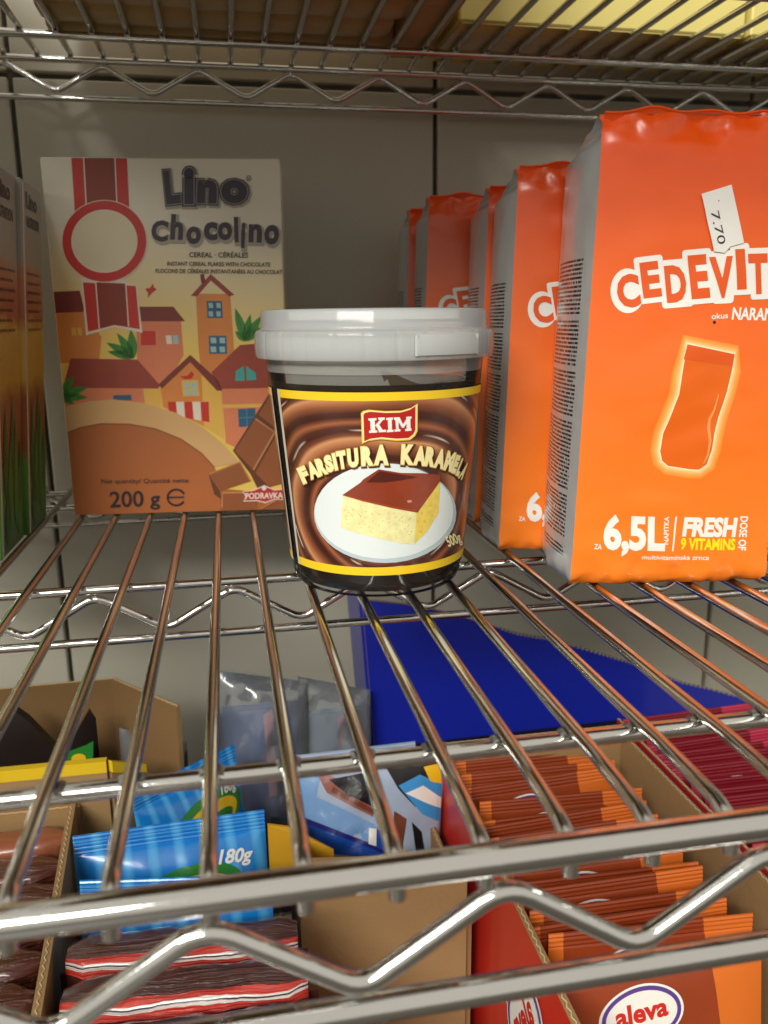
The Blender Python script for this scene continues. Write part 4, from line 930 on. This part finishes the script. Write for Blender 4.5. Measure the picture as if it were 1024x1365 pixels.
for k in range(8):
    y = 66+21*k; m_ = m_ch if k < 7 else mat('bar_copper', (150, 88, 62), .3, coat=.5, bump=.3, bs=90)
    bar_pack(-104-k*.9, y, 112-k*.6, 144+rnd.uniform(-2, 2), 19, m_, 'chocolate_bar', f'{ORD[k]} dark brown chocolate bar from the front in the kraft carton' if k < 7 else 'copper brown bar at the back of the kraft carton', 'chocolate bar', 'chocolate bars in the kraft carton', .0, 3+k*2.7)

# display tray with a yellow rim behind them
t = thing('yellow_rim_tray', (-120, 246, LZ), 'kraft tray with yellow rim and high back wall, behind the chocolate bars', 'tray', 'open cartons on the lower shelf')
m_yr = mat('carton_yellow', (226, 190, 34), .45, var=.06, vs_=20)
c = [(-120, 247), (18, 243), (36, 262), (54, 282), (12, 328), (-120, 332)]
tray_wall(t, 'front_wall', c[0], c[1], -112, -111, M['kraft'], th=3)
mb = MB(); mb.prism([(-120, 243.2, -116), (18, 239.4, -115), (18, 239.4, -108.5), (-120, 243.2, -109.5)], (0, 4.5, 0)); mb.build('yellow_rim', m_yr, t, False)
o = tray_wall(t, 'side_wall', c[1], c[3], -112, -150, M['kraft'], th=3)
mb = MB(); mb.prism([(19, 241, -115), (34, 257, -126), (34, 257, -121), (19, 241, -108.5)], (2.2, -2.2, 0)); mb.build('yellow_rim', m_yr, t, False)
tray_wall(t, 'side_wall', c[4], c[3], -100, -101, M['kraft_dark'], th=3); tray_wall(t, 'back_wall', c[5], c[4], -103, -100, M['kraft_dark'], th=3)
m_dk = mat('pouch_dark_brown', (30, 20, 18), .4, coat=.2, var=.2, vs_=20)
for (px, py, ang, w_, h_, yy, l, sd) in [(22, 942, -40, 80, 170, 292, 'dark brown pouch with pointed corner, left in the yellow-rim tray', 3), (122, 947, -24, 60, 165, 296, 'dark brown pouch with green emblem, right in the yellow-rim tray', 4)]:
    p = at(px, py, 1, yy); t = loose('dark_pouch', (p.x-(34 if sd == 3 else 44), yy, LZ+1), (0, 0, 0), l, 'pouch', 'dark brown pouches in the yellow-rim tray')
    hh = p.z-LZ
    mb = MB(); n = 14; v = []; f = []
    W = 92 if sd == 3 else 46; pk = .37 if sd == 3 else .93; drop = .62 if sd == 3 else .42
    for sg in (-1, 1):
        for j in range(n+1):
            for i in range(n+1):
                u = i/n; q = j/n; H = hh*(1-drop*abs(u-pk)*(1.2 if u > pk else 1.0)); e = (math.sin(math.pi*u)**.6)*(math.sin(math.pi*min(1, q*.93))**.5)
                v.append((W*u, sg*(.3+7*e+.6*noise.noise(Vector((u*4, q*5, sd)))*e), H*q))
    N = (n+1)**2
    for sd2 in (0, 1):
        for j in range(n):
            for i in range(n):
                q = (sd2*N+j*(n+1)+i, sd2*N+j*(n+1)+i+1, sd2*N+(j+1)*(n+1)+i+1, sd2*N+(j+1)*(n+1)+i); f.append(q if sd2 == 0 else q[::-1])
    for k in range(n):
        a0 = n*(n+1)+k; f.append((a0, a0+1, N+a0+1, N+a0)); b0_ = k*(n+1); f.append((b0_, b0_+n+1, N+b0_+n+1, N+b0_)); c0_ = k*(n+1)+n; f.append((c0_, N+c0_, N+c0_+n+1, c0_+n+1))
    mb.add(v, f); b = mb.build('pouch', m_dk, t)
    if sd == 4:
        a = Art(lambda X, Y, o: (X, -8.3-o, -Y), None, .15); z = at(107, 1006, 1, yy-8).z-LZ-1; x = at(107, 1006, 1, yy-8).x-(p.x-44)
        a.poly([(x-9, -z+6), (x-6, -z-3), (x+4, -z-6), (x+8, -z-8), (x+7, -z+2), (x+4, -z+6)], p_g, 0); a.ell(x-1, -z+2, 4, 3, p_y, 1); a.build('emblem', b)

# candy bags in the kraft carton in the middle
t = thing('candy_carton', (100, 168, LZ), 'plain kraft carton in the centre holding blue and white candy bags', 'carton', 'open cartons on the lower shelf')
tray_wall(t, 'front_wall', (112, 171), (190, 159), -131, -131, M['kraft'], th=3, flute=False); tray_wall(t, 'side_wall', (190, 159), (190, 262), -165, -165, M['kraft'], th=3)
tray_wall(t, 'side_wall', (112, 262), (112, 171), -158, -134, M['kraft'], th=-3); tray_wall(t, 'back_wall', (112, 264), (190, 264), -150, -150, M['kraft'], th=3)
mb = MB(); q0, q1 = at(352, 1110, 1, 168), at(420, 1142, 1, 168)
mb.prism([(99, 205, -134), (110, 205, -137), (132, 203, -152), (132, 203, -175), (99, 205, -175)], (0, 1.5, 0)); mb.build('yellow_flap', mat('carton_amber', (214, 160, 36), .5), t, False)
m_cb = mat('candy_blue', (36, 82, 176), .25, coat=.6); g = NG(m_cb); _, uu, vv = g.uv()
f_ = g.m('ADD', g.m('MULTIPLY', vv, 1.0), g.m('ADD', g.m('MULTIPLY', uu, .35), g.m('MULTIPLY', g.noise(g.comb(g.m('MULTIPLY', uu, 3.), g.m('MULTIPLY', vv, 3.)), 1.5, 3), .25)))
g.color(g.ramp(f_, [(0, (30, 50, 120)), (.78, (40, 60, 140)), (.86, (60, 130, 206)), (1.0, (40, 40, 130)), (1.05/1.3, (100, 160, 220)), (1.2/1.3, (190, 206, 226))]))
m_cw2 = mat('candy_white', (166, 182, 206), .2, coat=.7, var=.3, vs_=30)
pb = mat('candy_print_blue', (26, 82, 178), .3); pk_ = mat('candy_print_black', (24, 22, 28), .3); pbr = mat('candy_print_brown', (112, 62, 44), .3, var=.25, vs_=80); pcy = mat('candy_print_cyan', (60, 150, 214), .3); ppk = mat('candy_print_pink', (150, 92, 84), .3, var=.2, vs_=80)
t = loose('candy_bag', (116, 214, LZ+1), (-math.radians(14), math.radians(0), .03), 'white and blue candy bag with brown bar picture, in the centre carton', 'candy bag', 'candy bags in the centre carton')
mb, fr = pouch(72, 160, 26, m_cw2, 8, 30, 34, seed=8, wr=4.2); b = mb.build('pouch', m_cw2, t, uv=True)
def bag_px(t, fr, yplane):
    M4 = Matrix.LocRotScale([c/S for c in t.location], t.rotation_euler.to_quaternion(), None); inv = M4.inverted(); o_ = inv @ CAM
    def s2(u, v, off):
        d = (inv.to_3x3() @ ray(u, v)); p = o_+d*((yplane-o_.y)/d.y)
        for _ in range(6):
            y = fr(min(71.9, max(.1, p.x)), p.z)[1]; p = o_+d*((y-o_.y)/d.y)
        return fr(min(71.9, max(.1, p.x)), min(159.5, max(1, p.z)), off)
    return s2
a = Art(bag_px(t, fr, -10), 8, .15); Q = lambda x, y: (x/3.657+340, y/3.657+980)
P = lambda pts, m, l: a.poly([Q(*p) for p in pts], m, l)
P([(40, 190), (320, 190), (300, 300), (600, 440), (660, 590), (250, 420), (60, 340)], mat('candy_print_ice', (120, 160, 208), .25, var=.3, vs_=40), 0)
P([(30, 330), (240, 415), (640, 575), (560, 600), (250, 560), (60, 470)], pb, 1); P([(30, 330), (240, 400), (640, 556), (640, 580), (240, 425), (30, 360)], mat('candy_print_navy', (40, 36, 120), .3), 2)
P([(305, 195), (345, 185), (560, 290), (620, 330), (620, 420), (480, 350), (350, 280)], ppk, 2); P([(360, 215), (540, 180), (640, 290), (600, 360), (450, 290)], pk_, 3); P([(380, 250), (600, 372), (590, 392), (370, 275)], pbr, 4)
P([(555, 450), (592, 455), (590, 540), (552, 528)], M['white'], 3); P([(592, 455), (660, 480), (655, 575), (590, 545)], pb, 3)
a.build('print', b)
t = loose('candy_bag', (146, 222, LZ+1), (-math.radians(8), math.radians(4), -.08), 'white candy bag with black patch and cyan swirl, beside the red carton wall', 'candy bag', 'candy bags in the centre carton')
mb, fr = pouch(42, 162, 16, m_cw2, 8, 26, 34, seed=13, wr=2.6); b = mb.build('pouch', m_cw2, t, uv=True)
a = Art(lambda X, Y, o: fr(X, -Y, o), 5, .15); h_ = 162
a.poly([(4, -h_+3), (41, -h_+3), (41, -h_+24), (26, -h_+32), (16, -h_+22)], pk_, 0); a.poly([(16, -h_+20), (28, -h_+14), (41, -h_+20), (41, -h_+42), (30, -h_+36)], pcy, 1); a.poly([(20, -h_+24), (30, -h_+20), (41, -h_+28), (41, -h_+34)], M['white'], 2)
a.poly([(30, -h_+10), (40, -h_+8), (41, -h_+20), (34, -h_+18)], p_y, 2); a.poly([(14, -h_+34), (21, -h_+38), (19, -h_+58), (12, -h_+56)], pbr, 1); a.poly([(24, -h_+40), (30, -h_+46), (34, -h_+66), (28, -h_+62)], pk_, 1)
a.ell(11, -h_+56, 5, 5, pb, 2); a.ell(19, -h_+60, 3.5, 5, p_y, 2.5); a.build('print', b)
t = loose('candy_bag', (113.5, 250, LZ+1), (-math.radians(6), 0, .0), 'dark blue candy bag with red stripe, behind the white ones', 'candy bag', 'candy bags in the centre carton')
mb, fr = pouch(66, 148, 18, m_cb, 8, 24, 30, seed=17, wr=3.0); b = mb.build('pouch', mat('candy_navy', (40, 62, 132), .3, coat=.4, var=.35, vs_=30), t, uv=True)
a = Art(lambda X, Y, o: fr(X, -Y, o), 5, .15); a.poly([(8, -132), (16, -134), (18, -100), (10, -98)], p_red, 0); a.poly([(18, -134), (30, -136), (32, -106), (20, -102)], M['white'], 0); a.build('print', b)

# clear film bags at the back
def film_bag(x0, y0, w_, h_, th, lab, inner, seed, rz=0.):
    t = loose('film_bag', (x0, y0, LZ+1), (-math.radians(5), 0, rz), lab, 'film bag', 'clear film bags behind the blue packs')
    mb, fr = pouch(w_, h_, th, None, 1, 34, 36, seed=seed, wr=8.5, peak=-14); mb.build('film', M['film'], t, uv=True)
    mb, fr = pouch(w_*.8, h_*.84, th*.5, None, 4, 14, 16, seed=seed+1, wr=3.5); v = [(p[0]+w_*.1, p[1], p[2]+2) for p in mb.v]; mb.v = v; o = mb.build('contents', inner, t, uv=True)
    a = Art(lambda X, Y, of: (fr(X, -Y, of)[0]+w_*.1, fr(X, -Y, of)[1], -Y+2), 5, .2); a.poly([(w_*.42, -h_*.80), (w_*.52, -h_*.82), (w_*.52, -h_*.5), (w_*.44, -h_*.5)], mat('candy_print_rose', (200, 130, 140), .4), 0); a.build('print', o)
m_in = mat('film_contents_blue', (44, 74, 140), .4, var=.45, vs_=35); m_in2 = mat('film_contents_grey', (120, 134, 150), .4, var=.4, vs_=40)
film_bag(70, 318, 62, 178, 34, 'crinkled clear film bag with blue contents, centre back beside the blue carton', m_in, 21)
film_bag(126, 322, 48, 166, 26, 'smaller crinkled clear bag touching the royal blue carton', m_in2, 27)
film_bag(14, 302, 40, 152, 14, 'clear film bag with blue contents inside the yellow-rim tray', m_in, 33)

# orange-yellow packet at the very front
p = at(512, 1352, 1, 96); 
t = loose('yellow_packet', (114, 100, LZ+1), (-math.radians(6), 0, .0), 'orange-yellow packet with white edge at the bottom, before the kraft carton', 'packet')
mb, fr = pouch(44, 86, 10, None, 6, 14, 16, seed=41, wr=.8); b = mb.build('pouch', mat('packet_orange', (236, 140, 36), .35, coat=.2), t, uv=True)
a = Art(lambda X, Y, o: fr(X, -Y, o), 5, .15); a.poly([(2, -60), (14, -84), (22, -84), (8, -40)], p_y, 0); a.stroke([(10, -40), (26, -84)], 1.6, M['white'], 1); a.stroke([(14, -40), (30, -84)], .9, p_pur, 1); a.poly([(38, -84), (42, -84), (43, -30), (41, -30)], M['white'], 1); a.build('print', b)
